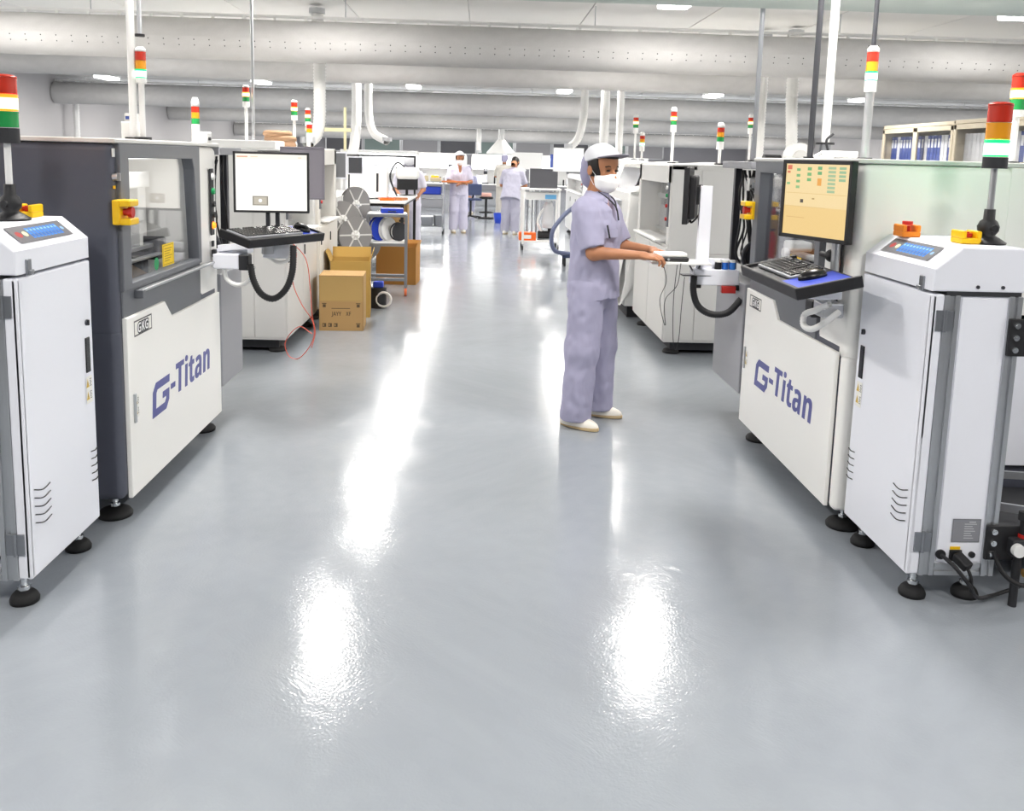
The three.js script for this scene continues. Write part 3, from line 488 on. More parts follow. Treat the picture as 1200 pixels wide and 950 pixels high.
// ---------------------------------------------------------------- board links between machines, open at the top
function link(s, label, xf, zn, zf) {
  const t = thing('board_link', label, 'machine', [s * xf, 0, 0]), bx = (a, b, ...r) => BB(Math.min(s * a, s * b), Math.max(s * a, s * b), ...r), mid = (zn + zf) / 2;
  P(t, 'base', bx(0, 0.9, 0.22, 0.84, zf, zn, 0.008), mat.midgrey, 'mid grey base cabinet');
  for (const [x, z] of [[0.35, zf + 0.04], [0.35, zn - 0.06], [0.84, zf + 0.04], [0.84, zn - 0.06]]) P(t, 'leg', C(0.014, 0.22, s * x, 0.11, z), mat.steel);
  for (const z of [zn - 0.03, zf + 0.03]) P(t, 'post', bx(0.06, 0.1, 0.84, 1.47, z - 0.02, z + 0.02, 0.002), mat.chromeDark);
  P(t, 'top_beam', bx(-0.01, 0.5, 1.47, 1.51, zf, zn, 0.004), mat.midgrey);
  P(t, 'back_panel', bx(0.42, 0.44, 0.84, 1.47, zf, zn, 0.002), mat.pale);
  P(t, 'belt', [bx(0.1, 0.13, 0.9, 0.93, zf, zn, 0.002), bx(0.3, 0.33, 0.9, 0.93, zf, zn, 0.002)], mat.alu);
  P(t, 'motor', [C(0.06, 0.13, s * 0.22, 1.38, mid), C(0.05, 0.02, s * 0.22, 1.46, mid)], mat.black);
  P(t, 'axis', [bx(0.12, 0.34, 1.28, 1.31, mid - 0.02, mid + 0.02, 0.003), bx(0.2, 0.24, 1.0, 1.3, mid - 0.015, mid + 0.015, 0.003)], mat.dark);
  P(t, 'cylinder', [C(0.022, 0.24, s * 0.18, 1.16, mid + 0.08), C(0.03, 0.06, s * 0.28, 1.2, mid - 0.08), C(0.014, 0.3, s * 0.3, 1.1, mid + 0.02)], mat.alu);
  P(t, 'white_block', [bx(0.1, 0.2, 1.34, 1.42, zf + 0.1, zf + 0.2, 0.006), bx(0.14, 0.24, 0.93, 0.99, mid - 0.1, mid + 0.02, 0.006)], mat.white);
  P(t, 'fan_wheel', [torus(0.09, 0.012, s * 0.14, 0.97, mid + 0.05), C(0.085, 0.03, s * 0.14, 0.97, mid + 0.02, 'z')], mat.chromeDark);
  const cb = []; for (let k = 0; k < 7; k++) { const x = s * (0.05 + rr(0, 0.12)), z = zf + 0.04 + rr(0, 0.16); cb.push(T([[x, 1.46, z], [x + s * rr(-0.03, 0.04), 1.3, z + rr(-0.03, 0.03)], [x + s * rr(-0.03, 0.04), 1.12, z + rr(-0.03, 0.03)], [x + s * rr(-0.02, 0.04), 0.95, z], [x + s * rr(0.02, 0.1), 0.86, z]], rr(0.004, 0.009), false, 24, 6)); }
  for (let k = 0; k < 2; k++) cb.push(T([[s * 0.08, 1.44, zn - 0.1], [s * 0.12, 1.33 - k * 0.04, mid], [s * 0.1, 1.44, zf + 0.1]], 0.009, false, 24, 6));
  P(t, 'wiring', cb, mat.black);
  return t;
}
link(-1, 'grey board link with open wiring behind the left printer', 1.384, -4.80, -5.22);
link(1, 'grey board link with open wiring behind the right printer', 1.462, -4.84, -5.42);

// ---------------------------------------------------------------- enclosed machines further down both lines
function enclosure(s, label, xf, zn, zf, h, o = {}) {
  const t = thing('assembly_machine', label, 'machine', [s * xf, 0, 0]), bx = (a, b, ...r) => BB(Math.min(s * a, s * b), Math.max(s * a, s * b), ...r), D = o.depth ?? 1.4, m = o.mat ?? mat.pale, len = zn - zf;
  P(t, 'plinth', bx(0.08, D - 0.06, 0.03, 0.11, zf + 0.06, zn - 0.06, 0.004), mat.dark);
  for (const z of [zn - 0.1, zf + 0.1]) foot(t, s * 0.1, z, 0.11);
  P(t, 'lower_cabinet', bx(0.012, D, 0.1, 0.86, zf, zn, 0.008), m);
  P(t, 'upper_cabinet', [bx(0.2, D, 0.86, h, zf, zn, 0.008), bx(0.012, 0.21, 0.86, h, zn - 0.1, zn, 0.006), bx(0.012, 0.21, 0.86, h, zf, zf + 0.1, 0.006), bx(0.012, 0.21, h - 0.14, h, zf, zn, 0.006)], m);
  P(t, 'top', bx(0.02, D, h, h + 0.012, zf, zn, 0.004), mat.white);
  const n = o.doors ?? 2; for (let k = 0; k < n; k++) { const a = zf + len * k / n + 0.008, b = zf + len * (k + 1) / n - 0.008, d = P(t, 'door', bx(0, 0.013, 0.12, 0.84, a, b, 0.004), m); P(d, 'handle', bx(-0.008, 0.002, 0.68, 0.76, b - 0.05, b - 0.03, 0.003), mat.dark); }
  // the end that faces the camera: two plates, a seam and a handle
  P(t, 'end_plate', [bx(0.02, D * 0.16, 0.12, h - 0.03, zn, zn + 0.006, 0.003), bx(D * 0.165, D * 0.9, 0.12, 0.79, zn, zn + 0.006, 0.003), bx(D * 0.165, D * 0.9, 0.8, h - 0.03, zn, zn + 0.006, 0.003)], o.end ?? m);
  P(t, 'window_back', bx(0.186, 0.199, 0.9, h - 0.16, zf + 0.12, zn - 0.12, 0), mat.midgrey);
  P(t, 'window', bx(0.15, 0.154, 0.9, h - 0.16, zf + 0.12, zn - 0.12, 0), mat.glass);
  P(t, 'head', [bx(0.16, 0.195, 0.92, 1.1, zf + len * 0.4, zf + len * 0.62, 0.004), bx(0.165, 0.195, 1.12, 1.32, zf + len * 0.2, zf + len * 0.3, 0.004), bx(0.165, 0.195, 1.1, 1.3, zf + len * 0.65, zf + len * 0.72, 0.003)], mat.chromeDark);
  P(t, 'gantry', [bx(0.16, 0.2, 1.18, 1.22, zf + 0.12, zn - 0.12, 0.003), bx(0.16, 0.2, 0.9, 0.93, zf + 0.12, zn - 0.12, 0.003)], mat.alu);
  P(t, 'ledge', bx(-0.05, 0.1, 0.868, 0.885, zf + 0.15, zn - 0.2, 0.004), mat.white);
  const cp = P(t, 'control_strip', bx(0, 0.014, 1.0, 1.34, zn - 0.075, zn - 0.03, 0.002), mat.grey);
  for (const [y, c] of [[1.3, mat.white], [1.24, mat.green], [1.16, mat.red], [1.06, mat.red]]) P(cp, 'button', C(0.014, 0.016, -s * 0.006, y, zn - 0.052, 'x'), c);
  return t;
}
enclosure(-1, 'pale grey enclosed machine with two-door end, left, behind the bright monitor', 1.42, -6.62, -7.82, 1.5, { depth: 1.5 });
enclosure(1, 'pale grey enclosed machine behind the standing worker\'s shelf, on the right', 1.43, -6.82, -8.2, 1.47, { depth: 1.5, doors: 2 });
enclosure(-1, 'cream tall machine behind the stacked cartons, left line', 1.42, -7.98, -8.95, 1.52, { depth: 1.4, mat: mat.cream });
enclosure(-1, 'white machine with the reel feeders, left line', 1.85, -9.1, -11.1, 1.3, { depth: 1.4, mat: mat.white, doors: 3 });
enclosure(-1, 'white machine behind the black-framed workbench, left line', 2.05, -11.4, -13.4, 1.3, { depth: 1.4, mat: mat.white, doors: 3 });
{ // machine with a sloped white cover, right line
  const t = thing('placement_machine', 'white machine with a sloped cover behind the face of the standing worker', 'machine', [1.28, 0, -9.4]);
  P(t, 'body', [BB(0.1, 1.4, 0.12, 1.2, -1.0, 1.0, 0.01)], mat.white); P(t, 'plinth', BB(0.15, 1.3, 0, 0.12, -0.9, 0.9, 0.002), mat.dark);
  P(t, 'sloped_cover', turnTo(X([[0.0, 0.14], [0.06, 0.14], [0.3, 1.46], [0.9, 1.5], [0.9, 1.2], [0.12, 1.2], [0.1, 0.7]], 0.62, 1.02, 0.006)), mat.white, 'white sloped side cover');
  P(t, 'sloped_cover', turnTo(X([[0.0, 0.14], [0.06, 0.14], [0.3, 1.46], [0.9, 1.5], [0.9, 1.2], [0.12, 1.2], [0.1, 0.7]], -0.98, -0.58, 0.006)), mat.white, 'white sloped side cover');
  P(t, 'window', turnTo(BB(-0.004, 0.004, -0.22, 0.22, -0.55, 0.6, 0), 0, 0, -0.35).translate(0.22, 1.22, 0), std(0x7d7f86, 0.2)); P(t, 'shelf', [BB(-0.1, 0.12, 0.98, 1.0, -0.6, 0.6, 0.003), BB(-0.1, 0.12, 1.1, 1.115, -0.6, 0.6, 0.003)], mat.alu);
  P(t, 'feeder', Array.from({ length: 12 }, (_, k) => BB(-0.12, 0.1, 0.84, 0.95, -0.55 + k * 0.09, -0.5 + k * 0.09, 0.004)), mat.midgrey);
}
enclosure(1, 'white machine beyond the sloped cover, right line', 1.5, -10.7, -12.4, 1.4, { mat: mat.white, doors: 3 });
enclosure(1, 'white machine behind the monitor trolley, right line', 1.75, -12.6, -14.6, 1.3, { mat: mat.white, doors: 3 });
enclosure(1, 'white machine farthest down the right line, beside the bent worker', 1.75, -15.6, -18.6, 1.25, { mat: mat.white, doors: 3 });

// ---------------------------------------------------------------- people: distance fields meshed with surface nets
function surfaceNet(f, lo, hi, cell, mat4) {
  const n = [0, 1, 2].map((i) => Math.ceil((hi[i] - lo[i]) / cell) + 1), [nx, ny, nz] = n, F = new Float32Array(nx * ny * nz);
  for (let z = 0, i = 0; z < nz; z++) for (let y = 0; y < ny; y++) for (let x = 0; x < nx; x++, i++) F[i] = f(lo[0] + x * cell, lo[1] + y * cell, lo[2] + z * cell);
  const id = new Int32Array(nx * ny * nz).fill(-1), pos = [], idx = [], S = [1, nx, nx * ny];
  const cr = []; for (let a = 0; a < 8; a++) for (let b = 0; b < 3; b++) if (!(a & (1 << b))) cr.push([a, a | (1 << b)]);
  const off = [...Array(8).keys()].map((a) => (a & 1) * S[0] + ((a >> 1) & 1) * S[1] + ((a >> 2) & 1) * S[2]);
  for (let z = 0; z < nz - 1; z++) for (let y = 0; y < ny - 1; y++) for (let x = 0; x < nx - 1; x++) {
    const i = x + y * nx + z * nx * ny; let k = 0, px = 0, py = 0, pz = 0, neg = 0;
    for (let a = 0; a < 8; a++) if (F[i + off[a]] < 0) neg++;
    if (neg === 0 || neg === 8) continue;
    for (const [a, b] of cr) { const u = F[i + off[a]], w = F[i + off[b]]; if ((u < 0) === (w < 0)) continue; const t = u / (u - w); px += (a & 1) + t * ((b & 1) - (a & 1)); py += ((a >> 1) & 1) + t * (((b >> 1) & 1) - ((a >> 1) & 1)); pz += ((a >> 2) & 1) + t * (((b >> 2) & 1) - ((a >> 2) & 1)); k++; }
    id[i] = pos.length / 3; pos.push(lo[0] + (x + px / k) * cell, lo[1] + (y + py / k) * cell, lo[2] + (z + pz / k) * cell);
  }
  for (let z = 1; z < nz - 1; z++) for (let y = 1; y < ny - 1; y++) for (let x = 1; x < nx - 1; x++) {
    const i = x + y * nx + z * nx * ny;
    for (let a = 0; a < 3; a++) {
      const u = F[i], w = F[i + S[a]]; if ((u < 0) === (w < 0)) continue;
      const b = S[(a + 1) % 3], c = S[(a + 2) % 3], q = [id[i], id[i - b], id[i - b - c], id[i - c]]; if (q.some((v) => v < 0)) continue;
      if (u < 0) idx.push(q[0], q[1], q[2], q[0], q[2], q[3]); else idx.push(q[0], q[2], q[1], q[0], q[3], q[2]);
    }
  }
  const g = new THREE.BufferGeometry(); g.setAttribute('position', new THREE.Float32BufferAttribute(pos, 3)); g.setIndex(idx);
  const nr = new Float32Array(pos.length), e = cell * 0.6;
  for (let k = 0; k < pos.length; k += 3) { const [x, y, z] = [pos[k], pos[k + 1], pos[k + 2]]; const a = f(x + e, y, z) - f(x - e, y, z), b = f(x, y + e, z) - f(x, y - e, z), c = f(x, y, z + e) - f(x, y, z - e), l = Math.hypot(a, b, c) || 1; nr[k] = a / l; nr[k + 1] = b / l; nr[k + 2] = c / l; }
  g.setAttribute('normal', new THREE.BufferAttribute(nr, 3));
  const uv = new Float32Array(pos.length / 3 * 2); for (let k = 0; k < pos.length / 3; k++) { uv[2 * k] = (pos[3 * k] + pos[3 * k + 2]) * 8; uv[2 * k + 1] = pos[3 * k + 1] * 8; } g.setAttribute('uv', new THREE.BufferAttribute(uv, 2));
  if (mat4) g.applyMatrix4(mat4);
  return g;
}
const smin = (a, b, k) => { const h = Math.max(k - Math.abs(a - b), 0) / k; return Math.min(a, b) - h * h * k * 0.25; };
const smax = (a, b, k) => -smin(-a, -b, k);
// tapered capsule; sq squeezes one axis (a scale on z for a broad body)
function cap(ax, ay, az, bx, by, bz, ra, rb) {
  const dx = bx - ax, dy = by - ay, dz = bz - az, L = dx * dx + dy * dy + dz * dz || 1e-9;
  return (x, y, z) => { let t = ((x - ax) * dx + (y - ay) * dy + (z - az) * dz) / L; t = t < 0 ? 0 : t > 1 ? 1 : t; return Math.hypot(x - ax - dx * t, y - ay - dy * t, z - az - dz * t) - ra - (rb - ra) * t; };
}
const ell = (cx, cy, cz, rx, ry, rz) => (x, y, z) => { const a = (x - cx) / rx, b = (y - cy) / ry, c = (z - cz) / rz, k = Math.hypot(a, b, c), g = Math.hypot(a / rx, b / ry, c / rz) || 1e-6; return k * (k - 1) / g; };
const union = (k, ...fs) => (x, y, z) => { let d = fs[0](x, y, z); for (let i = 1; i < fs.length; i++) d = smin(d, fs[i](x, y, z), k); return d; };
// flat ring sections, front to back and side to side, stacked along a spine: [y, cx, cz, rx, rz]
function stack(rows) {
  return (x, y, z) => {
    let i = 0; while (i < rows.length - 2 && y > rows[i + 1][0]) i++;
    const a = rows[i], b = rows[i + 1]; let t = (y - a[0]) / (b[0] - a[0]); t = t < 0 ? 0 : t > 1 ? 1 : t; t = t * t * (3 - 2 * t);
    const cx = a[1] + (b[1] - a[1]) * t, cz = a[2] + (b[2] - a[2]) * t, rx = a[3] + (b[3] - a[3]) * t, rz = a[4] + (b[4] - a[4]) * t;
    const u = (x - cx) / rx, w = (z - cz) / rz, k = Math.hypot(u, w), d = (k - 1) * Math.min(rx, rz) * (0.6 + 0.4 * Math.min(1, k));
    return Math.max(d, rows[0][0] - y, y - rows[rows.length - 1][0]);
  };
}
const chain = (pts, k = 0.012) => union(k, ...pts.slice(1).map((p, i) => cap(...pts[i].slice(0, 3), ...p.slice(0, 3), pts[i][3], p[3])));
// a hand: wrist at the origin, fingers towards +x, palm facing -y, thumb towards side * z
function handField(side, curl, spread = 1) {
  const parts = [cap(-0.02, 0, 0, 0.02, 0, 0, 0.021, 0.022), ell(0.05, 0, 0, 0.05, 0.0155, 0.04)];
  const fs = [[0.028, 0.072], [0.010, 0.08], [-0.010, 0.074], [-0.028, 0.058]];
  const fingers = fs.map(([w, len], i) => {
    const z = w * side; let x = 0.088 - (i === 3 ? 0.01 : i === 0 ? 0.004 : 0), y = 0.003, a = 0.25; const p = [[x - 0.02, y, z * 0.95, 0.0095]]; p.push([x, y, z, 0.0095]);
    for (const [f, c] of [[0.45, curl], [0.3, curl * 1.1], [0.25, curl * 0.8]]) { x += Math.cos(a) * len * f; y -= Math.sin(a) * len * f; a += c; p.push([x, y, z * (1 + 0.12 * spread * (p.length - 1) / 3), 0.0088 - 0.0006 * p.length]); }
    return chain(p, 0.004);
  });
  const th = chain([[0.018, -0.004, 0.022 * side, 0.013], [0.05, -0.012, 0.05 * side, 0.0115], [0.078, -0.02, 0.055 * side, 0.0095], [0.098, -0.026, 0.05 * side, 0.008]], 0.006);
  return (x, y, z) => { let d = smin(parts[0](x, y, z), parts[1](x, y, z), 0.02); let m = fingers[0](x, y, z); for (let i = 1; i < 4; i++) m = Math.min(m, fingers[i](x, y, z)); d = smin(d, m, 0.007); return smin(d, th(x, y, z), 0.012); };
}
function handGeo(side, curl, wrist, dir, palmDown, cell) {       // dir: towards the fingers; palmDown: the palm's normal
  const X = V(...dir).normalize(), Y = V(...palmDown).negate(); Y.addScaledVector(X, -Y.dot(X)).normalize(); const Z = new THREE.Vector3().crossVectors(X, Y);
  const m = new THREE.Matrix4().makeBasis(X, Y, Z).setPosition(V(...wrist));
  return surfaceNet(handField(side, curl), [-0.05, -0.09, -0.075], [0.19, 0.035, 0.075], cell, m);
}
const wr = (a, b) => (x, y, z) => a * noise3(x * 6, y * 4.5, z * 6) + b * noise3(x * 17, y * 11, z * 17);
function makeWorker(name, label, o) {
  const t = thing('person', label, 'person', o.pos, o.turn), q = o.q ?? 1;            // q: coarser mesh for people far off
  const U = new THREE.Matrix4().makeTranslation(0, o.hip ?? 0.86, 0).multiply(new THREE.Matrix4().makeRotationZ(-(o.lean ?? 0))).multiply(new THREE.Matrix4().makeTranslation(0, -0.86, 0));
  const H = U.clone().multiply(new THREE.Matrix4().makeTranslation(0.02, 1.452, 0)).multiply(new THREE.Matrix4().makeRotationFromEuler(new THREE.Euler(0, o.headYaw ?? 0, -(o.headPitch ?? 0), 'YXZ')));
  const sh = [[-0.005, 1.228, -0.155], [-0.005, 1.228, 0.155]];
  const arm = [o.armL, o.armR], legs = [o.legL, o.legR];
  // skin: trunk, neck, arms, legs and head as one surface
  const trunk = stack([[0.7, 0, 0, 0.1, 0.14], [0.95, 0, 0, 0.095, 0.13], [1.12, 0, 0, 0.1, 0.145], [1.2, 0, 0, 0.085, 0.14], [1.275, 0, 0, 0.05, 0.08], [1.3, 0, 0, 0.045, 0.05]]);
  const upper = union(0.03, trunk, cap(0, 1.22, 0, 0.018, 1.38, 0, 0.056, 0.05), ...[0, 1].flatMap((i) => { const [e, w] = arm[i]; return [cap(...sh[i], ...e, 0.045, 0.037), cap(...e, ...w, 0.038, 0.023)]; }));
  const all = [...arm.flat(), ...sh], lo = [0, 1, 2].map((k) => Math.min(...all.map((p) => p[k]), k === 2 ? -0.2 : k ? 0.68 : -0.13) - 0.08), hi = [0, 1, 2].map((k) => Math.max(...all.map((p) => p[k]), k === 2 ? 0.2 : k ? 1.36 : 0.12) + 0.08);
  const pieces = [surfaceNet(upper, lo, hi, 0.008 * q, U)];
  for (const [h, k, a] of legs) { const f = union(0.02, cap(...h, ...k, 0.075, 0.05), cap(...k, ...a, 0.05, 0.034)); const ps = [h, k, a]; pieces.push(surfaceNet(f, [0, 1, 2].map((c) => Math.min(...ps.map((p) => p[c])) - 0.09), [0, 1, 2].map((c) => Math.max(...ps.map((p) => p[c])) + 0.09), 0.012 * q)); }
  for (const i of [0, 1]) { const w = arm[i][1], e = arm[i][0]; const d = o.handDir?.[i] ?? [w[0] - e[0], w[1] - e[1], w[2] - e[2]]; const g = handGeo(i ? -1 : 1, o.curl?.[i] ?? 0.5, w, d, o.palm?.[i] ?? [0, -1, 0], 0.003 * Math.min(q, 2)); pieces.push(g.applyMatrix4(U)); }
  const skull = ell(0, 0.03, 0, 0.098, 0.1, 0.076);
  const face = union(0.02, skull, ell(0.022, -0.055, 0, 0.068, 0.062, 0.054), ell(0.062, -0.096, 0, 0.022, 0.02, 0.024), ell(0.055, -0.03, 0, 0.036, 0.05, 0.05));
  const eyesock = (x, y, z) => ell(0.1, 0.0, 0.032, 0.02, 0.013, 0.02)(x, y, Math.abs(z));
  const details = (x, y, z) => { let d = smax(face(x, y, z), -eyesock(x, y, z), 0.012); d = smin(d, cap(0.088, 0.0, 0, 0.112, -0.036, 0, 0.007, 0.012)(x, y, z), 0.012); d = smin(d, ell(0.094, -0.066, 0, 0.012, 0.008, 0.022)(x, y, z), 0.008); d = smin(d, ell(-0.008, -0.012, 0.078, 0.02, 0.031, 0.01)(x, y, Math.abs(z)), 0.008); return smin(d, cap(-0.01, -0.05, 0, -0.02, -0.14, 0, 0.052, 0.05)(x, y, z), 0.03); };
  pieces.push(surfaceNet(details, [-0.13, -0.16, -0.11], [0.14, 0.15, 0.11], 0.004 * q, H));
  const body = P(t, 'body', pieces, mat.skin);
  for (const s of [-1, 1]) {
    P(body, 'eye', ball(0.011, 0.087, 0.0, s * 0.031, 0.6, 0.5, 1.25).applyMatrix4(H), mat.hair, 'dark eye');
    P(body, 'eyebrow', T([[0.091, 0.02, s * 0.016], [0.09, 0.025, s * 0.032], [0.078, 0.019, s * 0.05]], 0.0032, false, 8, 5).applyMatrix4(H), mat.hair);
  }
  // hair, cap with brim, neck cloth, mask
  P(t, 'hair', surfaceNet((x, y, z) => Math.max(skull(x, y, z) - 0.009, -Math.max(0.05 - x - 0.25 * y, y - 0.065) , -0.075 - y, o.cap ? y - 0.085 : -1), [-0.13, -0.09, -0.1], [0.13, 0.15, 0.1], 0.005 * q, H), mat.hair, 'dark hair');
  if (o.cap) {
    const dome = ell(-0.006, 0.046, 0, 0.112, 0.09, 0.092);
    const c = P(t, 'cap', surfaceNet((x, y, z) => smax(dome(x, y, z) + wr(0.002, 0.001)(x, y, z), 0.044 + 0.38 * x - y, 0.008), [-0.15, -0.02, -0.13], [0.15, 0.17, 0.13], 0.005 * q, H), mat.capCloth, 'pale cloth cap');
    P(c, 'brim', turnTo(X([...Array(13).keys()].map((k) => { const a = -Math.PI / 2 + Math.PI * k / 12; return [0.06 + Math.cos(a) * 0.125, Math.sin(a) * 0.088]; }), 0, 0.006, 0.002), Math.PI / 2).applyMatrix4(new THREE.Matrix4().makeTranslation(-0.01, 0.05, 0).multiply(new THREE.Matrix4().makeRotationZ(0.3))).applyMatrix4(H), mat.capGrey, 'grey brim');
    P(c, 'neck_cloth', surfaceNet((x, y, z) => smax(ell(-0.055, -0.01, 0, 0.066, 0.12, 0.088)(x, y, z) + wr(0.005, 0.003)(x, y, z), x - 0.0, 0.01), [-0.15, -0.16, -0.12], [0.04, 0.15, 0.12], 0.006 * q, H), mat.snood, 'grey-lavender neck cloth');
  }
  if (o.maskOn) {
    const m0 = ell(0.05, -0.062, 0, 0.075, 0.066, 0.068);
    const mk = P(t, 'face_mask', surfaceNet((x, y, z) => smax(Math.min(face(x, y, z) - 0.007, m0(x, y, z) + 0.006 * Math.sin(y * 150) * 0.18 - 0.01 * Math.max(0, 1 - Math.abs(z) / 0.03) * 0.5), Math.max(0.012 - x + 0.25 * Math.abs(y + 0.06), Math.max(y + 0.012 + 0.35 * Math.abs(z), -0.125 - y)), 0.006), [-0.02, -0.15, -0.1], [0.16, 0.02, 0.1], 0.0035 * q, H), mat.mask, 'white face mask');
    for (const s of [-1, 1]) P(mk, 'ear_loop', T([[0.03, -0.035, s * 0.066], [0.0, -0.005, s * 0.083], [-0.02, -0.02, s * 0.082], [0.02, -0.09, s * 0.062]], 0.0016, false, 16, 5).applyMatrix4(H), mat.mask);
  }
  // loose short-sleeved jacket
  const cloth = o.cloth ?? mat.scrubs, w1 = wr(0.004, 0.0035);
  const coatBody = stack([[o.hem ?? 0.735, 0, 0, 0.142, 0.19], [0.86, 0.0, 0, 0.135, 0.182], [1.0, 0.0, 0, 0.128, 0.178], [1.13, 0.005, 0, 0.13, 0.19], [1.22, 0, 0, 0.108, 0.19], [1.28, 0, 0, 0.078, 0.12], [1.325, 0.002, 0, 0.064, 0.066]]);
  const sleeves = [0, 1].map((i) => { const [e] = arm[i], s = sh[i], k = o.sleeve ?? 0.9, d = [0, 1, 2].map((c) => e[c] - s[c]), L = Math.hypot(...d), u = d.map((v) => v / L), c0 = cap(...s, ...e, 0.07, 0.068); return (x, y, z) => smax(c0(x, y, z), (x - s[0]) * u[0] + (y - s[1]) * u[1] + (z - s[2]) * u[2] - L * k, 0.008); });
  const neck = ell(0.105, 1.27, 0, 0.075, 0.105, 0.036), neckHole = cap(0, 1.26, 0, 0.025, 1.42, 0, 0.055, 0.06);
  const jacket = (x, y, z) => { let d = coatBody(x, y, z); d = smin(d, sleeves[0](x, y, z), 0.035); d = smin(d, sleeves[1](x, y, z), 0.035); return smax(smax(d + w1(x, y, z), -neck(x, y, z), 0.006), -neckHole(x, y, z), 0.006); };
  const jk = P(t, 'jacket', surfaceNet(jacket, [Math.min(-0.2, lo[0]), (o.hem ?? 0.735) - 0.03, Math.min(-0.3, lo[2])], [Math.max(0.24, ...arm.map((a) => a[0][0] + 0.1)), 1.36, Math.max(0.3, ...arm.map((a) => a[0][2] + 0.1))], 0.007 * q, U), cloth, 'loose short-sleeved work jacket');
  if (q < 2) {
    for (const s of [-1, 1]) P(jk, 'collar', X([[0, 0], [0.07, -0.01], [0.055, -0.075], [0.02, -0.05]], 0, 0.005, 0.001).applyMatrix4(new THREE.Matrix4().makeRotationFromEuler(new THREE.Euler(-0.5, s > 0 ? 0.75 : -0.75 + Math.PI, 0, 'YXZ'))).applyMatrix4(new THREE.Matrix4().makeTranslation(0.02, 1.325, s * 0.062)), cloth);
    P(jk, 'trim', [T([[0.03, 1.325, 0.06], [0.085, 1.285, 0.036], [0.118, 1.24, 0.006], [0.132, 1.17, -0.004]], 0.0045, false, 20, 5), T([[0.035, 1.31, -0.06], [0.09, 1.28, -0.032], [0.12, 1.225, 0.0]], 0.0045, false, 20, 5)], mat.dark, 'dark collar trim');
    P(jk, 'pocket', turnTo(BB(-0.003, 0.003, -0.022, 0.022, -0.045, 0.045, 0.002), 0, -0.45, 0.08).translate(0.13, 1.1, 0.085), cloth);
    P(jk, 'pen', rod([0.137, 1.08, 0.13], [0.122, 1.15, 0.135], 0.005), mat.dark, 'dark pen clipped at the pocket');
  }
  // trousers
  const w2 = wr(0.005, 0.0035), lf = legs.map(([h, k, a]) => union(0.04, cap(...h, ...k, 0.105, 0.092), cap(...k, ...a, 0.092, 0.086)));
  const pel = ell(0, o.seat ?? 0.78, 0, 0.125, 0.13, 0.17), floorY = o.cuff ?? 0.045;
  const pts = legs.flat(), pl = [0, 1, 2].map((c) => Math.min(...pts.map((p) => p[c]), c === 1 ? 0.02 : -0.12) - 0.14), ph = [0, 1, 2].map((c) => Math.max(...pts.map((p) => p[c]), c === 1 ? (o.seat ?? 0.78) : 0.12) + 0.14);
  P(t, 'trousers', surfaceNet((x, y, z) => { const a = lf[0](x, y, z), b = lf[1](x, y, z); let d = smin(smin(a, b, 0.012), pel(x, y, z), 0.03); return smax(d + w2(x, y, z), floorY - y, 0.006); }, pl, ph, 0.009 * q), o.pants ?? cloth, 'loose long trousers');
  // shoes: sole and upper
  o.shoes.forEach(([x, z, a], i) => {
    const m = new THREE.Matrix4().makeRotationY(-a).setPosition(x, 0.002, z), s = [...Array(25).keys()].map((k) => { const th = k / 24 * 2 * Math.PI, c = Math.cos(th), d = Math.sin(th); return [c * 0.125 + 0.03, d * (0.043 + 0.006 * c)]; });
    const shoe = P(t, 'shoe', surfaceNet((px, py, pz) => smax(union(0.03, ell(0.03, 0.02, 0, 0.122, 0.045, 0.045), ell(-0.04, 0.05, 0, 0.05, 0.05, 0.04))(px, py, pz), 0.012 - py, 0.006), [-0.13, 0, -0.08], [0.19, 0.13, 0.08], 0.005 * q).applyMatrix4(m), mat.shoe, 'off-white shoe');
    P(shoe, 'sole', turnTo(X(s, 0, 0.02, 0.004), -Math.PI / 2).applyMatrix4(m), mat.sole, 'tan sole');
  });
  return t;
}
makeWorker('person', 'worker in lavender uniform, cap and white mask standing in the aisle with hands on device', {
  pos: [0.645, 0, -4.995], turn: -0.52, headYaw: -0.42, headPitch: 0.14, lean: 0.0, cap: true, maskOn: true,
  armR: [[0.07, 1.0, 0.185], [0.28, 0.99, 0.035]], armL: [[0.07, 1.01, -0.21], [0.255, 1.0, -0.2]], handDir: [[0.9, -0.1, 0.25], [0.95, -0.1, -0.3]], curl: [0.55, 0.75], palm: [[0, -1, 0.2], [0.1, -1, -0.25]],
  legR: [[0, 0.8, 0.085], [-0.005, 0.44, 0.118], [-0.02, 0.07, 0.14]], legL: [[0, 0.8, -0.085], [0.01, 0.44, -0.115], [0.0, 0.07, -0.14]], shoes: [[-0.005, -0.143, -0.12], [-0.025, 0.137, 0.12]],
});
const standing = { legR: [[0, 0.8, 0.08], [0, 0.44, 0.09], [-0.02, 0.07, 0.1]], legL: [[0, 0.8, -0.08], [0, 0.44, -0.09], [-0.02, 0.07, -0.1]], shoes: [[-0.02, -0.1, 0], [-0.02, 0.1, 0]] };
makeWorker('person', 'worker in grey-lavender uniform seen from behind, bent over beside the monitor trolley', {
  ...standing, q: 2.2, hem: 0.66, pos: [0.58, 0, -17.62], turn: 1.3, lean: 0.42, headPitch: 0.7, cloth: mat.scrubsGrey, hip: 0.86,
  armR: [[0.14, 1.02, 0.24], [0.3, 1.05, 0.14]], armL: [[0.14, 1.02, -0.24], [0.3, 1.05, -0.14]],
});
makeWorker('person', 'worker in pale uniform and cap beside the parts cart, holding an orange board', {
  ...standing, q: 2.2, pos: [-0.44, 0, -17.7], turn: -1.35, lean: 0.02, headPitch: 0.2, cap: true, maskOn: true, cloth: std(0xd6d3e6, 0.85),
  armR: [[0.06, 1.0, 0.22], [0.2, 0.99, 0.02]], armL: [[0.06, 1.0, -0.22], [0.2, 0.97, -0.02]],
});
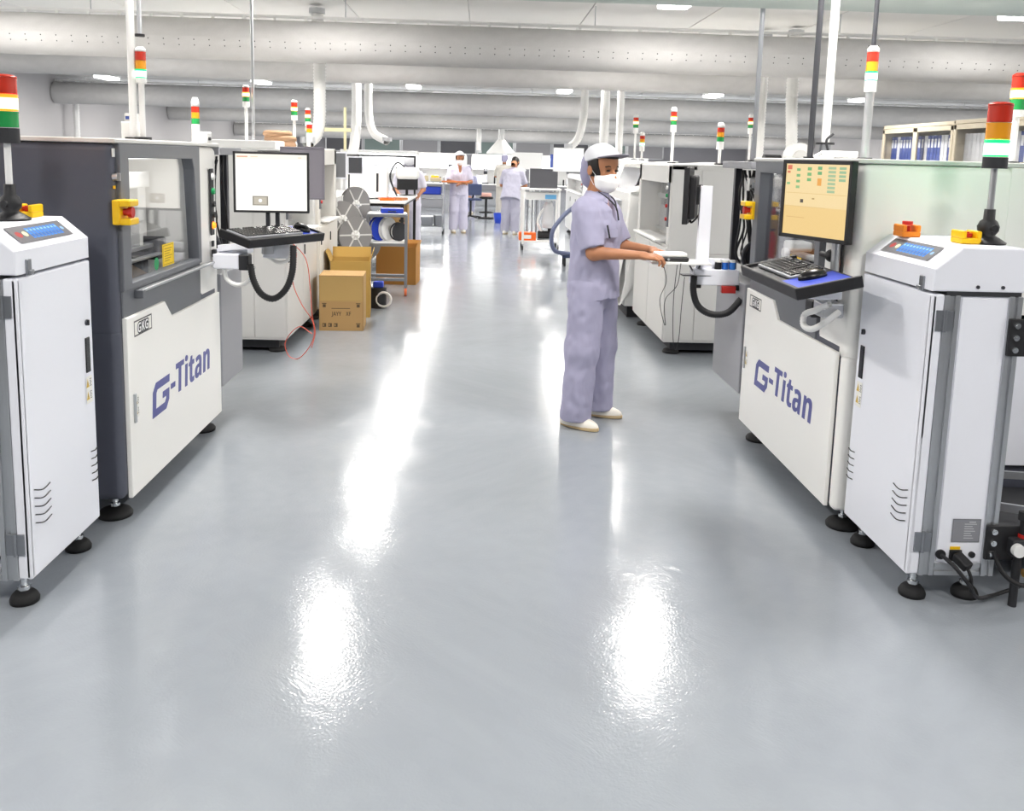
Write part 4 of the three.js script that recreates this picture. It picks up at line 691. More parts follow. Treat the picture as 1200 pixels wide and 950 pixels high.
const bench = { legR: [[0, 0.52, 0.09], [0.4, 0.5, 0.1], [0.36, 0.09, 0.1]], legL: [[0, 0.52, -0.09], [0.4, 0.5, -0.1], [0.36, 0.09, -0.1]], shoes: [[0.36, -0.1, 0], [0.36, 0.1, 0]], hip: 0.56, hem: 0.82, seat: 0.54 };
makeWorker('person', 'worker in lavender jacket sitting with back to us at the far benches', { ...bench, q: 3, pos: [-0.35, 0, -23.2], turn: 1.57, headPitch: 0.6, lean: 0.2, cloth: std(0xa9aac6, 0.85), cap: true, armR: [[0.1, 1.03, 0.22], [0.3, 1.05, 0.15]], armL: [[0.1, 1.03, -0.22], [0.3, 1.05, -0.15]] });
makeWorker('person', 'worker in beige-grey overalls behind the bent worker at the far benches', { ...standing, q: 3, pos: [0.55, 0, -22.5], turn: 1.4, headPitch: 0.4, lean: 0.12, cloth: std(0xc4c0b8, 0.85), cap: true, armR: [[0.1, 1.03, 0.22], [0.3, 1.05, 0.15]], armL: [[0.1, 1.03, -0.22], [0.3, 1.05, -0.15]] });
makeWorker('person', 'worker in pale clothes standing at the far end of the black-framed workbench', { ...standing, q: 2.2, hem: 0.66, pos: [-1.14, 0, -14.3], turn: -1.5, headPitch: 0.6, lean: 0.5, cap: true, cloth: std(0xe2e0ee, 0.85), armR: [[0.1, 1.03, 0.22], [0.3, 1.05, 0.15]], armL: [[0.1, 1.03, -0.22], [0.3, 1.05, -0.15]] });

// ---------------------------------------------------------------- cartons
const printTex = canvas(256, 256, (g) => {
  g.fillStyle = '#b8935f'; g.fillRect(0, 0, 256, 256); g.fillStyle = '#c2a063'; g.fillRect(0, 0, 256, 118); g.strokeStyle = '#a48450'; g.beginPath(); g.moveTo(0, 118); g.lineTo(256, 112); g.stroke();
  g.fillStyle = '#5c4a34'; g.fillRect(70, 150, 110, 3); g.font = 'bold 26px sans-serif'; g.fillText('JAYY', 72, 186); g.fillText('XF', 156, 186);
  for (const [x, y] of [[14, 126], [216, 126], [216, 222]]) { g.fillRect(x, y, 26, 4); g.fillRect(x + 4, y + 6, 18, 14); }
  for (let k = 0; k < 3; k++) { g.fillRect(16 + k * 34, 222, 22, 18); g.fillStyle = '#b8935f'; g.fillRect(20 + k * 34, 226, 6, 10); g.fillStyle = '#5c4a34'; }
});
function carton(label, pos, turn, w, h, d, o = {}) {
  const t = thing('carton', label, 'box', pos, turn), th = 0.006, m = o.mat ?? mat.card;
  P(t, 'wall', [BB(-w / 2, w / 2, 0, h, d / 2 - th, d / 2, 0.001), BB(-w / 2, w / 2, 0, h, -d / 2, -d / 2 + th, 0.001), BB(-w / 2, -w / 2 + th, 0, h, -d / 2, d / 2, 0.001), BB(w / 2 - th, w / 2, 0, h, -d / 2, d / 2, 0.001), BB(-w / 2, w / 2, 0, th, -d / 2, d / 2, 0)], m);
  if (o.print) P(t, 'printed_face', plate(w - 0.01, h - 0.01, 0, h / 2, d / 2 + 0.001), std(0xffffff, 0.8, 0, { map: printTex }));
  const fl = (g, x, z, rx, rz) => P(t, 'flap', turnTo(g, rx, 0, rz).translate(x, h, z), m);
  const fh = o.flap ?? d * 0.45;
  if (o.open) { fl(BB(-w / 2, w / 2, 0, fh, -th / 2, th / 2, 0.001), 0, -d / 2, -0.35, 0); fl(BB(-th / 2, th / 2, 0, fh, -d / 2, d / 2, 0.001), -w / 2, 0, 0, 0.4); fl(BB(-th / 2, th / 2, 0, fh, -d / 2, d / 2, 0.001), w / 2, 0, 0, -0.3); } else P(t, 'lid', [BB(-w / 2, w / 2, h - 0.002, h + 0.004, -d / 2, -0.002, 0.001), BB(-w / 2, w / 2, h - 0.002, h + 0.004, 0.002, d / 2, 0.001)], m);
  if (o.tape) P(t, 'tape', [BB(-w / 2, w / 2, h * 0.46, h * 0.54, d / 2, d / 2 + 0.0008, 0), BB(-0.025, 0.025, h * 0.7, h, d / 2, d / 2 + 0.0008, 0)], mat.tape);
  return t;
}
carton('printed brown carton standing nearest on the left, at the foot of the cream machine', [-1.175, 0, -7.7], 0.06, 0.37, 0.47, 0.34, { print: true });
carton('open brown carton with raised flaps behind the printed carton', [-1.2, 0, -8.35], 0.1, 0.36, 0.52, 0.36, { open: true, mat: std(0xbd9950, 0.85), flap: 0.1 });
carton('large orange-brown carton behind the grey trolley', [-0.96, 0, -10.55], -0.05, 0.46, 0.44, 0.42, { mat: std(0xb8823f, 0.85), open: true, flap: 0.05 });
carton('brown carton half hidden between the machine and the grey trolley', [-1.45, 0, -10.2], 0.1, 0.3, 0.4, 0.35, { mat: std(0xa77a42, 0.85) });
{ // bag on the floor beside the cartons
  const b = thing('cable_drum', 'small black and blue drum on the floor behind the printed carton', 'drum', [-0.99, 0, -8.75]);
  P(b, 'drum', C(0.08, 0.2, 0, 0.1, 0), mat.black); P(b, 'label', BB(-0.05, 0.05, 0.2, 0.26, -0.04, 0.04, 0.01), mat.blue); P(b, 'strap', torus(0.07, 0.012, 0.06, 0.09, 0.07), mat.pale);
}

// ---------------------------------------------------------------- wheeled trolleys, shelves and benches
const caster = (t, x, z, m, r = 0.045) => { const c = P(t, 'caster', [BB(x - 0.012, x + 0.012, r, r * 2.5, z - 0.02, z + 0.02, 0.003)], mat.steel); P(c, 'wheel', C(r, 0.026, x, r, z, 'x'), m); };
{
  const t = thing('trolley', 'grey steel trolley with orange casters before the large carton', 'trolley', [-1.0, 0, -9.65], 0.08), m = mat.steel;
  for (const [x, z] of [[-0.2, 0.16], [0.2, 0.16], [-0.2, -0.16], [0.2, -0.16]]) { P(t, 'post', BB(x - 0.016, x + 0.016, 0.1, 0.86, z - 0.016, z + 0.016, 0.003), m); caster(t, x, z, std(0xd9652c, 0.5)); }
  for (const y of [0.18, 0.55, 0.86]) P(t, 'frame', [BB(-0.2, 0.2, y - 0.02, y + 0.012, 0.15, 0.175, 0.003), BB(-0.2, 0.2, y - 0.02, y + 0.012, -0.175, -0.15, 0.003), BB(-0.212, -0.188, y - 0.02, y + 0.012, -0.16, 0.16, 0.003), BB(0.188, 0.212, y - 0.02, y + 0.012, -0.16, 0.16, 0.003)], m);
  P(t, 'shelf', BB(-0.2, 0.2, 0.555, 0.575, -0.16, 0.16, 0.002), mat.white); P(t, 'shelf', BB(-0.2, 0.2, 0.855, 0.875, -0.16, 0.16, 0.002), mat.white);
  const r1 = (label, x, z, R, mm, turn) => { const k = thing('component_reel', label, 'reel', [-1.0 + x, 0.576 + R, -9.65 + z], turn); P(k, 'flange', [C(R, 0.004, 0, 0, 0.022, 'z', R, 32), C(R, 0.004, 0, 0, -0.022, 'z', R, 32)], mm); P(k, 'hub', C(R * 0.35, 0.04, 0, 0, 0, 'z'), mat.white); P(k, 'tape', C(R * 0.85, 0.036, 0, 0, 0, 'z', R * 0.85, 32), mat.white); };
  r1('blue component reel leaning on the shelf of the grey trolley', -0.09, 0.02, 0.13, mat.blue, 0.9);
  r1('white component reel beside the blue one on the grey trolley', 0.0, -0.02, 0.125, mat.white, 1.0);
  r1('dark component reel at the right of the grey trolley shelf', 0.12, 0.0, 0.1, mat.dark, 0.7);
  const k = thing('tool_case', 'blue flat case under the top of the grey trolley', 'case', [-0.95, 0.876, -9.65], 0.1); P(k, 'case', BB(-0.12, 0.12, 0, 0.05, -0.1, 0.1, 0.01), mat.blue); P(k, 'handle', T([[-0.04, 0.02, 0.1], [-0.03, 0.02, 0.125], [0.03, 0.02, 0.125], [0.04, 0.02, 0.1]], 0.006), mat.black);
}
{ // feeder reels hung on the machine behind
  const proto = thing('feeder_reel', '', 'reel', [-1.66, 0.72, -9.45], 0.5);
  P(proto, 'flange', [C(0.19, 0.004, 0, 0, 0.02, 'z', 0.19, 40), C(0.19, 0.004, 0, 0, -0.02, 'z', 0.19, 40)], std(0x8b8988, 0.45)); P(proto, 'hub', [C(0.05, 0.05, 0, 0, 0, 'z'), C(0.012, 0.4, 0, 0, -0.1, 'z')], mat.white);
  P(proto, 'tape', C(0.15, 0.034, 0, 0, 0, 'z', 0.15, 32), mat.midgrey); P(proto, 'spoke', [0, 1, 2].map((k) => turnTo(BB(-0.18, 0.18, -0.008, 0.008, 0.021, 0.026, 0.001), 0, 0, k * Math.PI / 3)), mat.pale);
  const L = ['grey feeder reel nearest the cartons, on the cream machine', 'grey feeder reel second from the cartons', 'grey feeder reel third from the cartons', 'grey feeder reel fourth from the cartons, low', 'grey feeder reel farthest, behind the grey trolley'];
  [[-1.42, 0.82, -9.25], [-1.3, 0.66, -9.3], [-1.36, 0.95, -9.75], [-1.3, 0.5, -10.05], [-1.4, 0.75, -10.3]].forEach((p, i) => { const r = i ? dup(proto, p, 0.4 + 0.2 * (i % 3)) : proto; r.position.set(...p); r.userData.label = L[i]; r.userData.group = 'feeder reels on the left machine'; });
  const b = thing('feeder_bank', 'bank of white feeders with loose tape strips above the feeder reels', 'feeder', [-1.66, 0.95, -10.0]);
  P(b, 'feeder', Array.from({ length: 16 }, (_, k) => BB(-0.15, 0.2, 0, 0.1, -0.9 + k * 0.11, -0.84 + k * 0.11, 0.006)), mat.white).userData.kind = 'stuff';
  P(b, 'tape_strip', Array.from({ length: 12 }, (_, k) => T([[0.1, 0.05, -0.8 + k * 0.14], [0.2, 0.02, -0.79 + k * 0.14], [0.24 - rr(0, 0.08), -0.1 - rr(0, 0.05), -0.77 + k * 0.14], [0.12, -0.25 - rr(0, 0.1), -0.77 + k * 0.14]], 0.005, false, 14, 4)), mat.white).userData.kind = 'stuff';
  P(b, 'bin', BB(-0.1, 0.3, -0.55, -0.4, -0.8, 0.6, 0.01), mat.navy);
}
{ // black-framed workbench
  const t = thing('workbench', 'long workbench with black frame, white top and upper bar, left of the aisle', 'workbench', [-1.42, 0, -12.5]), k = mat.black;
  for (const x of [-0.42, 0.42]) for (const z of [-1.05, 1.05]) { P(t, 'leg', BB(x - 0.02, x + 0.02, 0.07, 0.86, z - 0.02, z + 0.02, 0.003), k); caster(t, x, z, mat.black, 0.03); }
  for (const x of [-0.42, 0.42]) P(t, 'upright', BB(x - 0.014, x + 0.014, 0.9, 1.47, -1.07, -1.04, 0.002), k);
  P(t, 'upper_bar', [BB(-0.43, 0.43, 1.45, 1.48, -1.075, -1.035, 0.002), BB(-0.43, -0.4, 1.45, 1.48, -1.05, 1.05, 0.002)], k);
  P(t, 'top', BB(-0.46, 0.46, 0.875, 0.905, -1.1, 1.1, 0.004), mat.white); P(t, 'apron', [BB(-0.44, 0.44, 0.84, 0.876, 1.04, 1.075, 0.002), BB(0.405, 0.44, 0.84, 0.876, -1.05, 1.05, 0.002), BB(-0.44, -0.405, 0.84, 0.876, -1.05, 1.05, 0.002)], k);
  P(t, 'lower_shelf', BB(-0.42, 0.42, 0.17, 0.2, -1.05, 1.05, 0.003), mat.white);
  const e = thing('instrument', 'white boxy instrument with side grille on the workbench', 'instrument', [-1.5, 0.905, -12.0], 0.05); P(e, 'case', BB(-0.26, 0.26, 0.02, 0.42, -0.22, 0.22, 0.015), mat.white); P(e, 'grille', [BB(0.12, 0.15, 0.1, 0.34, 0.218, 0.224, 0.001), BB(-0.24, -0.22, 0.1, 0.34, 0.218, 0.224, 0.001)], mat.dark); P(e, 'foot', [BB(-0.22, -0.16, 0, 0.02, -0.2, 0.2, 0.002), BB(0.16, 0.22, 0, 0.02, -0.2, 0.2, 0.002)], mat.black);
  const l = thing('magnifier_lamp', 'white magnifier lamp with bent arm on the workbench', 'lamp', [-1.15, 0.905, -12.4]); P(l, 'arm', T([[0, 0, 0], [-0.1, 0.3, 0], [0.0, 0.48, 0.02], [0.1, 0.42, 0.04]], 0.012), mat.dark); P(l, 'head', [BB(-0.02, 0.3, 0.26, 0.42, -0.02, 0.14, 0.05)], mat.white); P(l, 'base', C(0.07, 0.02, 0, 0.01, 0), mat.white);
  const s = thing('desk_monitor', 'dark monitor at the right end of the workbench', 'monitor', [-1.08, 0.905, -13.2], 0.5); P(s, 'panel', BB(-0.16, 0.16, 0.08, 0.36, -0.02, 0.02, 0.006), mat.black); P(s, 'stand', [C(0.02, 0.1, 0, 0.05, -0.02), BB(-0.1, 0.1, 0, 0.012, -0.08, 0.08, 0.004)], mat.black);
  const pa = [['orange parts tray on the workbench top', -1.2, -11.6, mat.orange], ['pinkish circuit board lying on the workbench front edge', -1.28, -11.9, std(0xd9a99c, 0.6)], ['white sheet of paper on the workbench', -1.1, -12.1, mat.white], ['brown parts tray at the right of the workbench', -1.08, -11.75, std(0xb97a48, 0.6)]];
  for (const [lab, x, z, m] of pa) { const q = thing('parts_tray', lab, 'tray', [x, 0.905, z], rr(-0.4, 0.4)); P(q, 'base', BB(-0.09, 0.09, 0, 0.006, -0.12, 0.12, 0.002), m); P(q, 'rim', [BB(-0.09, 0.09, 0.004, 0.03, 0.115, 0.12, 0), BB(-0.09, 0.09, 0.004, 0.03, -0.12, -0.115, 0), BB(-0.09, -0.085, 0.004, 0.03, -0.12, 0.12, 0), BB(0.085, 0.09, 0.004, 0.03, -0.12, 0.12, 0)], m); }
  carton('tall brown carton on the lower shelf of the workbench', [-1.22, 0.2, -12.9], 0, 0.36, 0.62, 0.3, {});
  const f = thing('fire_extinguisher', 'red cylinder beside the carton under the workbench', 'extinguisher', [-1.08, 0.2, -12.35]); P(f, 'cylinder', lathe([[0, 0], [0.055, 0], [0.055, 0.3], [0.03, 0.36], [0.015, 0.38], [0, 0.38]], 0, 0, 0), mat.red); P(f, 'valve', [BB(-0.04, 0.03, 0.38, 0.41, -0.012, 0.012, 0.003)], mat.black);
}
{ // parts cart by the second worker
  const t = thing('parts_cart', 'tall wire parts cart with blue bins beside the leaning worker', 'cart', [-0.98, 0, -17.5]);
  for (const x of [-0.25, 0.25]) for (const z of [-0.25, 0.25]) { P(t, 'post', C(0.014, 1.02, x, 0.57, z), mat.chrome); caster(t, x, z, mat.black, 0.03); }
  for (const y of [0.15, 0.5, 0.75, 1.0]) P(t, 'shelf', BB(-0.26, 0.26, y - 0.015, y, -0.26, 0.26, 0.003), mat.steel);
  const nb = ['blue bin on the cart at the front', 'blue bin at the back of the cart'];
  nb.forEach((l, i) => { const b = thing('storage_bin', l, 'bin', [-0.98, 0.75, -17.38 - i * 0.24]); P(b, 'bin', [BB(-0.2, 0.2, 0, 0.01, -0.1, 0.1, 0), BB(-0.2, 0.2, 0, 0.14, 0.09, 0.1, 0.002), BB(-0.2, 0.2, 0, 0.14, -0.1, -0.09, 0.002), BB(-0.2, -0.19, 0, 0.14, -0.1, 0.1, 0.002), BB(0.19, 0.2, 0, 0.14, -0.1, 0.1, 0.002)], mat.blue); });
  const c = thing('parts_heap', 'yellow and beige parts piled on top of the wire cart', 'parts', [-0.98, 1.0, -17.45]); P(c, 'box', [BB(-0.2, -0.05, 0, 0.1, -0.1, 0.1, 0.004), BB(0.0, 0.2, 0, 0.07, -0.1, 0.12, 0.004)], std(0xd9cba8, 0.7)); P(c, 'coil', torus(0.06, 0.02, 0.08, 0.09, 0, 'y'), mat.yellow);
  P(t, 'grey_drawer', BB(-0.24, 0.24, 0.5, 0.66, -0.22, 0.24, 0.006), mat.midgrey); P(t, 'lower_load', [BB(-0.2, 0.05, 0.15, 0.32, -0.2, 0.2, 0.01), C(0.08, 0.2, 0.15, 0.25, 0.1)], mat.steel);
  const ob = thing('circuit_board', 'orange board held at waist height by the leaning worker', 'board', [-0.5, 1.0, -17.33], 0); P(ob, 'board', BB(-0.26, 0.26, -0.012, 0.012, -0.06, 0.1, 0.002), std(0xd98a52, 0.6)); P(ob, 'edge', BB(-0.26, 0.26, 0.012, 0.02, 0.09, 0.1, 0), mat.orange);
}
{ // monitor trolley on the right
  const t = thing('monitor_trolley', 'white-framed trolley carrying a dark monitor, right of the aisle', 'trolley', [0.98, 0, -14.85]), w = mat.white;
  for (const x of [-0.29, 0.29]) for (const z of [-0.25, 0.25]) { P(t, 'post', BB(x - 0.018, x + 0.018, 0.1, 0.98, z - 0.018, z + 0.018, 0.003), w); caster(t, x, z, mat.black, 0.04); }
  P(t, 'shelf', BB(-0.32, 0.32, 0.98, 1.005, -0.28, 0.28, 0.004), w); P(t, 'shelf', BB(-0.31, 0.31, 0.13, 0.155, -0.27, 0.27, 0.004), w); P(t, 'drawer', BB(-0.25, 0.29, 0.82, 0.94, -0.2, 0.24, 0.006), w); P(t, 'blue_label', BB(0.06, 0.24, 0.84, 0.91, 0.24, 0.243, 0), std(0x6fb6e6, 0.5));
  P(t, 'back_rods', [-0.2, -0.12, -0.05].map((x) => C(0.012, 0.8, x, 0.55, -0.2)), mat.steel);
  monitor('dark blank monitor on top of the white-framed trolley', [1.02, 1.165, -14.8], 0.06, 0.46, 0.32, null, { mat: std(0x55555a, 0.5), screen: std(0x4d4d52, 0.35) });
  const o = thing('tool_crate', 'orange crate low on the left of the monitor trolley', 'crate', [0.77, 0.155, -14.72]); P(o, 'crate', [BB(-0.14, 0.14, 0, 0.13, -0.1, 0.1, 0.01)], mat.orange); P(o, 'label', BB(-0.06, 0.06, 0.03, 0.09, 0.1, 0.102, 0), mat.white);
  const p = thing('vacuum_pump', 'dark pump with white hose on the lower shelf of the monitor trolley', 'pump', [1.06, 0.155, -14.85]); P(p, 'motor', [C(0.07, 0.22, 0, 0.08, 0, 'x'), C(0.05, 0.14, 0.1, 0.2, 0.02)], mat.black); P(p, 'filter', [lathe([[0, 0], [0.09, 0], [0.1, 0.08], [0.09, 0.34], [0.05, 0.44], [0, 0.44]], 0.05, 0.2, 0.04)], std(0xdcdde0, 0.3)); P(p, 'hose', T([[-0.05, 0.15, 0.05], [-0.12, 0.3, 0.1], [-0.04, 0.5, 0.08], [0.08, 0.6, 0.04]], 0.02), mat.white); P(p, 'foot', BB(-0.12, 0.16, 0, 0.02, -0.06, 0.08, 0.002), mat.steel);
  const c = thing('stool', 'dark blue padded stool tucked behind the standing worker', 'stool', [1.32, 0, -12.6]); P(c, 'seat', BB(-0.17, 0.17, 0.12, 0.17, -0.17, 0.17, 0.02), std(0x33405e, 0.6)); for (const x of [-0.13, 0.13]) for (const z of [-0.13, 0.13]) P(c, 'leg', C(0.015, 0.12, x, 0.06, z), mat.black);
  one('suction_hose', 'blue-grey bent hose showing behind the back of the standing worker', 'hose', hose([[1.28, 0.17, -12.5], [1.02, 0.25, -12.3], [0.98, 0.5, -12.2], [1.12, 0.72, -12.2], [1.3, 0.85, -12.4]], 0.03), std(0x6b7390, 0.5));
  monitor('bright white screen on an arm behind the cap of the standing worker', [1.3, 1.48, -13.6], -0.05, 0.46, 0.36, canvas(64, 64, (g) => { g.fillStyle = '#fff'; g.fillRect(0, 0, 64, 64); }), { glow: 1.3, mat: mat.white });
  one('screen_bracket', 'grey bracket holding the bright white screen', 'bracket', [bar([1.3, 1.3, -13.66], [1.76, 1.28, -13.7], 0.04), C(0.02, 0.1, 1.3, 1.32, -13.66)], mat.steel);
}
monitor('small grey tilted screen over the reel feeders, nearer of two', [-1.46, 1.37, -9.2], 0.5, 0.2, 0.27, null, { mat: mat.cool, screen: std(0x76787c, 0.3) });
monitor('small dark tilted screen over the reel feeders, farther of two', [-1.42, 1.36, -10.2], 0.4, 0.18, 0.2, null, { mat: mat.cool, screen: std(0x55565a, 0.3) });
one('screen_bracket', 'white bracket of the nearer tilted screen', 'bracket', [bar([-1.47, 1.37, -9.28], [-1.9, 1.28, -9.35], 0.05)], mat.white);
one('screen_bracket', 'white bracket of the farther tilted screen', 'bracket', [bar([-1.43, 1.35, -10.28], [-1.9, 1.28, -10.35], 0.05)], mat.white);
// second, dark monitor on the left line
monitor('mauve-grey monitor turned away behind the bright one on the left line', [-1.24, 1.35, -6.3], 0.18, 0.3, 0.36, null, { mat: std(0x85808a, 0.5), screen: std(0x8f8a92, 0.5) });
one('monitor_bracket', 'white bracket carrying the mauve-grey monitor', 'bracket', [bar([-1.27, 1.33, -6.38], [-1.45, 1.33, -6.66], 0.03), BB(-1.31, -1.2, 1.28, 1.38, -6.392, -6.378, 0.002)], mat.white);

// ---------------------------------------------------------------- far benches, chairs, shelves
{
  const proto = thing('assembly_bench', '', 'workbench', [0, 0, -22]);
  P(proto, 'top', BB(-0.75, 0.75, 0.74, 0.77, -0.35, 0.35, 0.004), mat.white); for (const x of [-0.7, 0.7]) P(proto, 'leg', [BB(x - 0.02, x + 0.02, 0, 1.55, -0.34, -0.3, 0.002), BB(x - 0.02, x + 0.02, 0, 0.74, 0.3, 0.34, 0.002)], mat.white);
  P(proto, 'shelf', BB(-0.75, 0.75, 1.14, 1.16, -0.36, -0.06, 0.003), mat.white); const lb0 = P(proto, 'light_bar', BB(-0.7, 0.7, 1.5, 1.56, -0.36, -0.1, 0.006), mat.white); P(lb0, 'diffuser', BB(-0.65, 0.65, 1.494, 1.5, -0.3, -0.16, 0), std(0xffffff, 0.5, 0, { emissive: 0xffffff, emissiveIntensity: 3 })); P(proto, 'back_panel', BB(-0.74, 0.74, 0.78, 1.5, -0.35, -0.335, 0.002), mat.white);
  P(proto, 'instrument', [BB(-0.6, -0.3, 0.77, 1.0, -0.3, -0.1, 0.01), BB(0.2, 0.5, 0.77, 0.94, -0.3, -0.05, 0.01), BB(-0.1, 0.1, 1.16, 1.32, -0.34, -0.12, 0.01)], mat.cool); P(proto, 'screwdriver', C(0.02, 0.2, -0.1, 0.87, 0), mat.dark); P(proto, 'flask', C(0.02, 0.16, 0.1, 0.85, 0.1), mat.dark); P(proto, 'small_box', BB(0.3, 0.4, 1.16, 1.26, -0.3, -0.2, 0.004), mat.dark);
  const spots = [[-1.9, -16.6], [-2.2, -20], [-1.2, -24.2], [0.45, -24.4], [2.1, -24.3], [-2.9, -24.2], [-1.2, -27.5], [0.5, -27.5], [2.2, -27.5], [3.8, -24.3]];
  const lb = ['white assembly bench just behind the long workbench', 'white assembly bench left of the parts cart', 'white bench before the sitting worker', 'white bench right of the sitting worker', 'white bench behind the monitor trolley at the far end', 'white bench at the far left end', 'white bench in the last row, left of the aisle', 'white bench in the last row, at the aisle axis', 'white bench in the last row, right of the aisle', 'white bench at the far right end'];
  spots.forEach(([x, z], i) => { const a = new THREE.RectAreaLight(0xffffff, 14, 1.3, 0.14); a.position.set(x, 1.49, z - 0.23); a.rotation.x = -Math.PI / 2; a.name = 'bench_light'; scene.add(a); const b = i ? dup(proto, [x, 0, z], 0) : proto; b.position.set(x, 0, z); b.userData.label = lb[i]; b.userData.group = 'white assembly benches at the end of the hall'; });
  const mp = thing('microscope', '', 'microscope'); P(mp, 'base', BB(-0.09, 0.09, 0, 0.03, -0.12, 0.1, 0.008), mat.dark); P(mp, 'arm', T([[0, 0.03, -0.1], [0, 0.22, -0.1], [0, 0.3, -0.02]], 0.02), mat.white); P(mp, 'head', [turnTo(BB(-0.05, 0.05, -0.04, 0.05, -0.08, 0.08, 0.015), 0.4).translate(0, 0.32, 0.03), rod([-0.025, 0.35, 0.05], [-0.03, 0.42, 0.14], 0.016), rod([0.025, 0.35, 0.05], [0.03, 0.42, 0.14], 0.016)], mat.chromeDark);
  [[0, 0.05], [1, -0.2], [2, 0.5], [3, -0.35], [4, 0.3], [5, 0.1], [9, 0]].forEach(([i, dx], k) => { const m = k ? dup(mp) : mp, [x, z] = spots[i]; m.position.set(x + dx, 0.77, z + 0.12); m.rotation.y = 0.3 * (k - 3); m.userData.label = 'dark microscope on the ' + lb[i]; m.userData.group = 'microscopes on the far benches'; });
  const ch = thing('swivel_chair', 'blue-black swivel chair behind the parts cart', 'chair', [-0.25, 0, -21.6], 0.3);
  P(ch, 'seat', BB(-0.22, 0.22, 0.45, 0.5, -0.22, 0.22, 0.02), std(0x3b4668, 0.7)); P(ch, 'backrest', BB(-0.2, 0.2, 0.58, 0.85, 0.2, 0.25, 0.02), std(0x3b4668, 0.7)); P(ch, 'stem', [C(0.025, 0.4, 0, 0.26, 0), bar([0, 0.46, 0.1], [0, 0.62, 0.24], 0.03)], mat.black); P(ch, 'foot_star', [0, 1, 2, 3, 4].map((k) => bar([0, 0.08, 0], [0.26 * Math.cos(k * 1.257), 0.05, 0.26 * Math.sin(k * 1.257)], 0.03)), mat.black);
  const st = thing('stool', 'black stool with a pink cloth on its seat at the far benches', 'stool', [0.12, 0, -21.9]); P(st, 'seat', C(0.17, 0.05, 0, 0.5, 0), mat.black); P(st, 'cloth', BB(-0.13, 0.13, 0.525, 0.62, -0.13, 0.13, 0.03), std(0xd8a79c, 0.8)); P(st, 'stem', C(0.03, 0.45, 0, 0.26, 0), mat.black); P(st, 'foot_ring', [torus(0.16, 0.015, 0, 0.15, 0, 'y'), C(0.2, 0.03, 0, 0.02, 0)], mat.black);
  const bb = thing('storage_bin', 'bright blue bin on the floor left of the bent worker', 'bin', [0.42, 0, -20.5]); P(bb, 'bin', lathe([[0, 0], [0.1, 0], [0.13, 0.22], [0.12, 0.22], [0.095, 0.02], [0, 0.02]], 0, 0, 0), std(0x2a4fd0, 0.5)); P(bb, 'rim', torus(0.127, 0.008, 0, 0.22, 0, 'y'), mat.blue);
  const nb = thing('notice_board', 'white notice board at the far end behind the bent worker', 'board', [1.15, 0, -23.2]); P(nb, 'board', BB(-0.4, 0.4, 1.2, 1.62, -0.02, 0.02, 0.004), mat.white); for (const x of [-0.36, 0.36]) P(nb, 'leg', BB(x - 0.02, x + 0.02, 0, 1.2, -0.02, 0.02, 0), mat.alu);
  const bl = thing('blue_sign', 'small blue sign board right of the notice board', 'sign', [1.85, 0, -23.2]); P(bl, 'board', BB(-0.1, 0.1, 1.25, 1.6, -0.01, 0.01, 0.002), std(0x4d62b0, 0.6)); P(bl, 'post', C(0.012, 1.25, 0, 0.625, 0), mat.alu);
}
{ // windows in the far wall, above the benches
  const fr = mat.alu, gl = std(0x8fa09c, 0.15), dk = std(0x5c5d63, 0.4);
  for (let k = 0; k < 9; k++) { const x = -6.2 + k * 1.7; const w = struct('window_' + (k + 1), [BB(x - 0.84, x + 0.84, 1.55, 1.6, -41.0, -40.94, 0), BB(x - 0.84, x + 0.84, 2.3, 2.35, -41.0, -40.94, 0), BB(x - 0.84, x - 0.78, 1.55, 2.35, -41.0, -40.94, 0), BB(x + 0.78, x + 0.84, 1.55, 2.35, -41.0, -40.94, 0)], fr); P(w, 'pane', BB(x - 0.8, x + 0.8, 1.58, 2.32, -40.99, -40.97, 0), k % 3 === 1 ? gl : k % 3 ? std(0xa9a8ac, 0.4) : dk); }
}
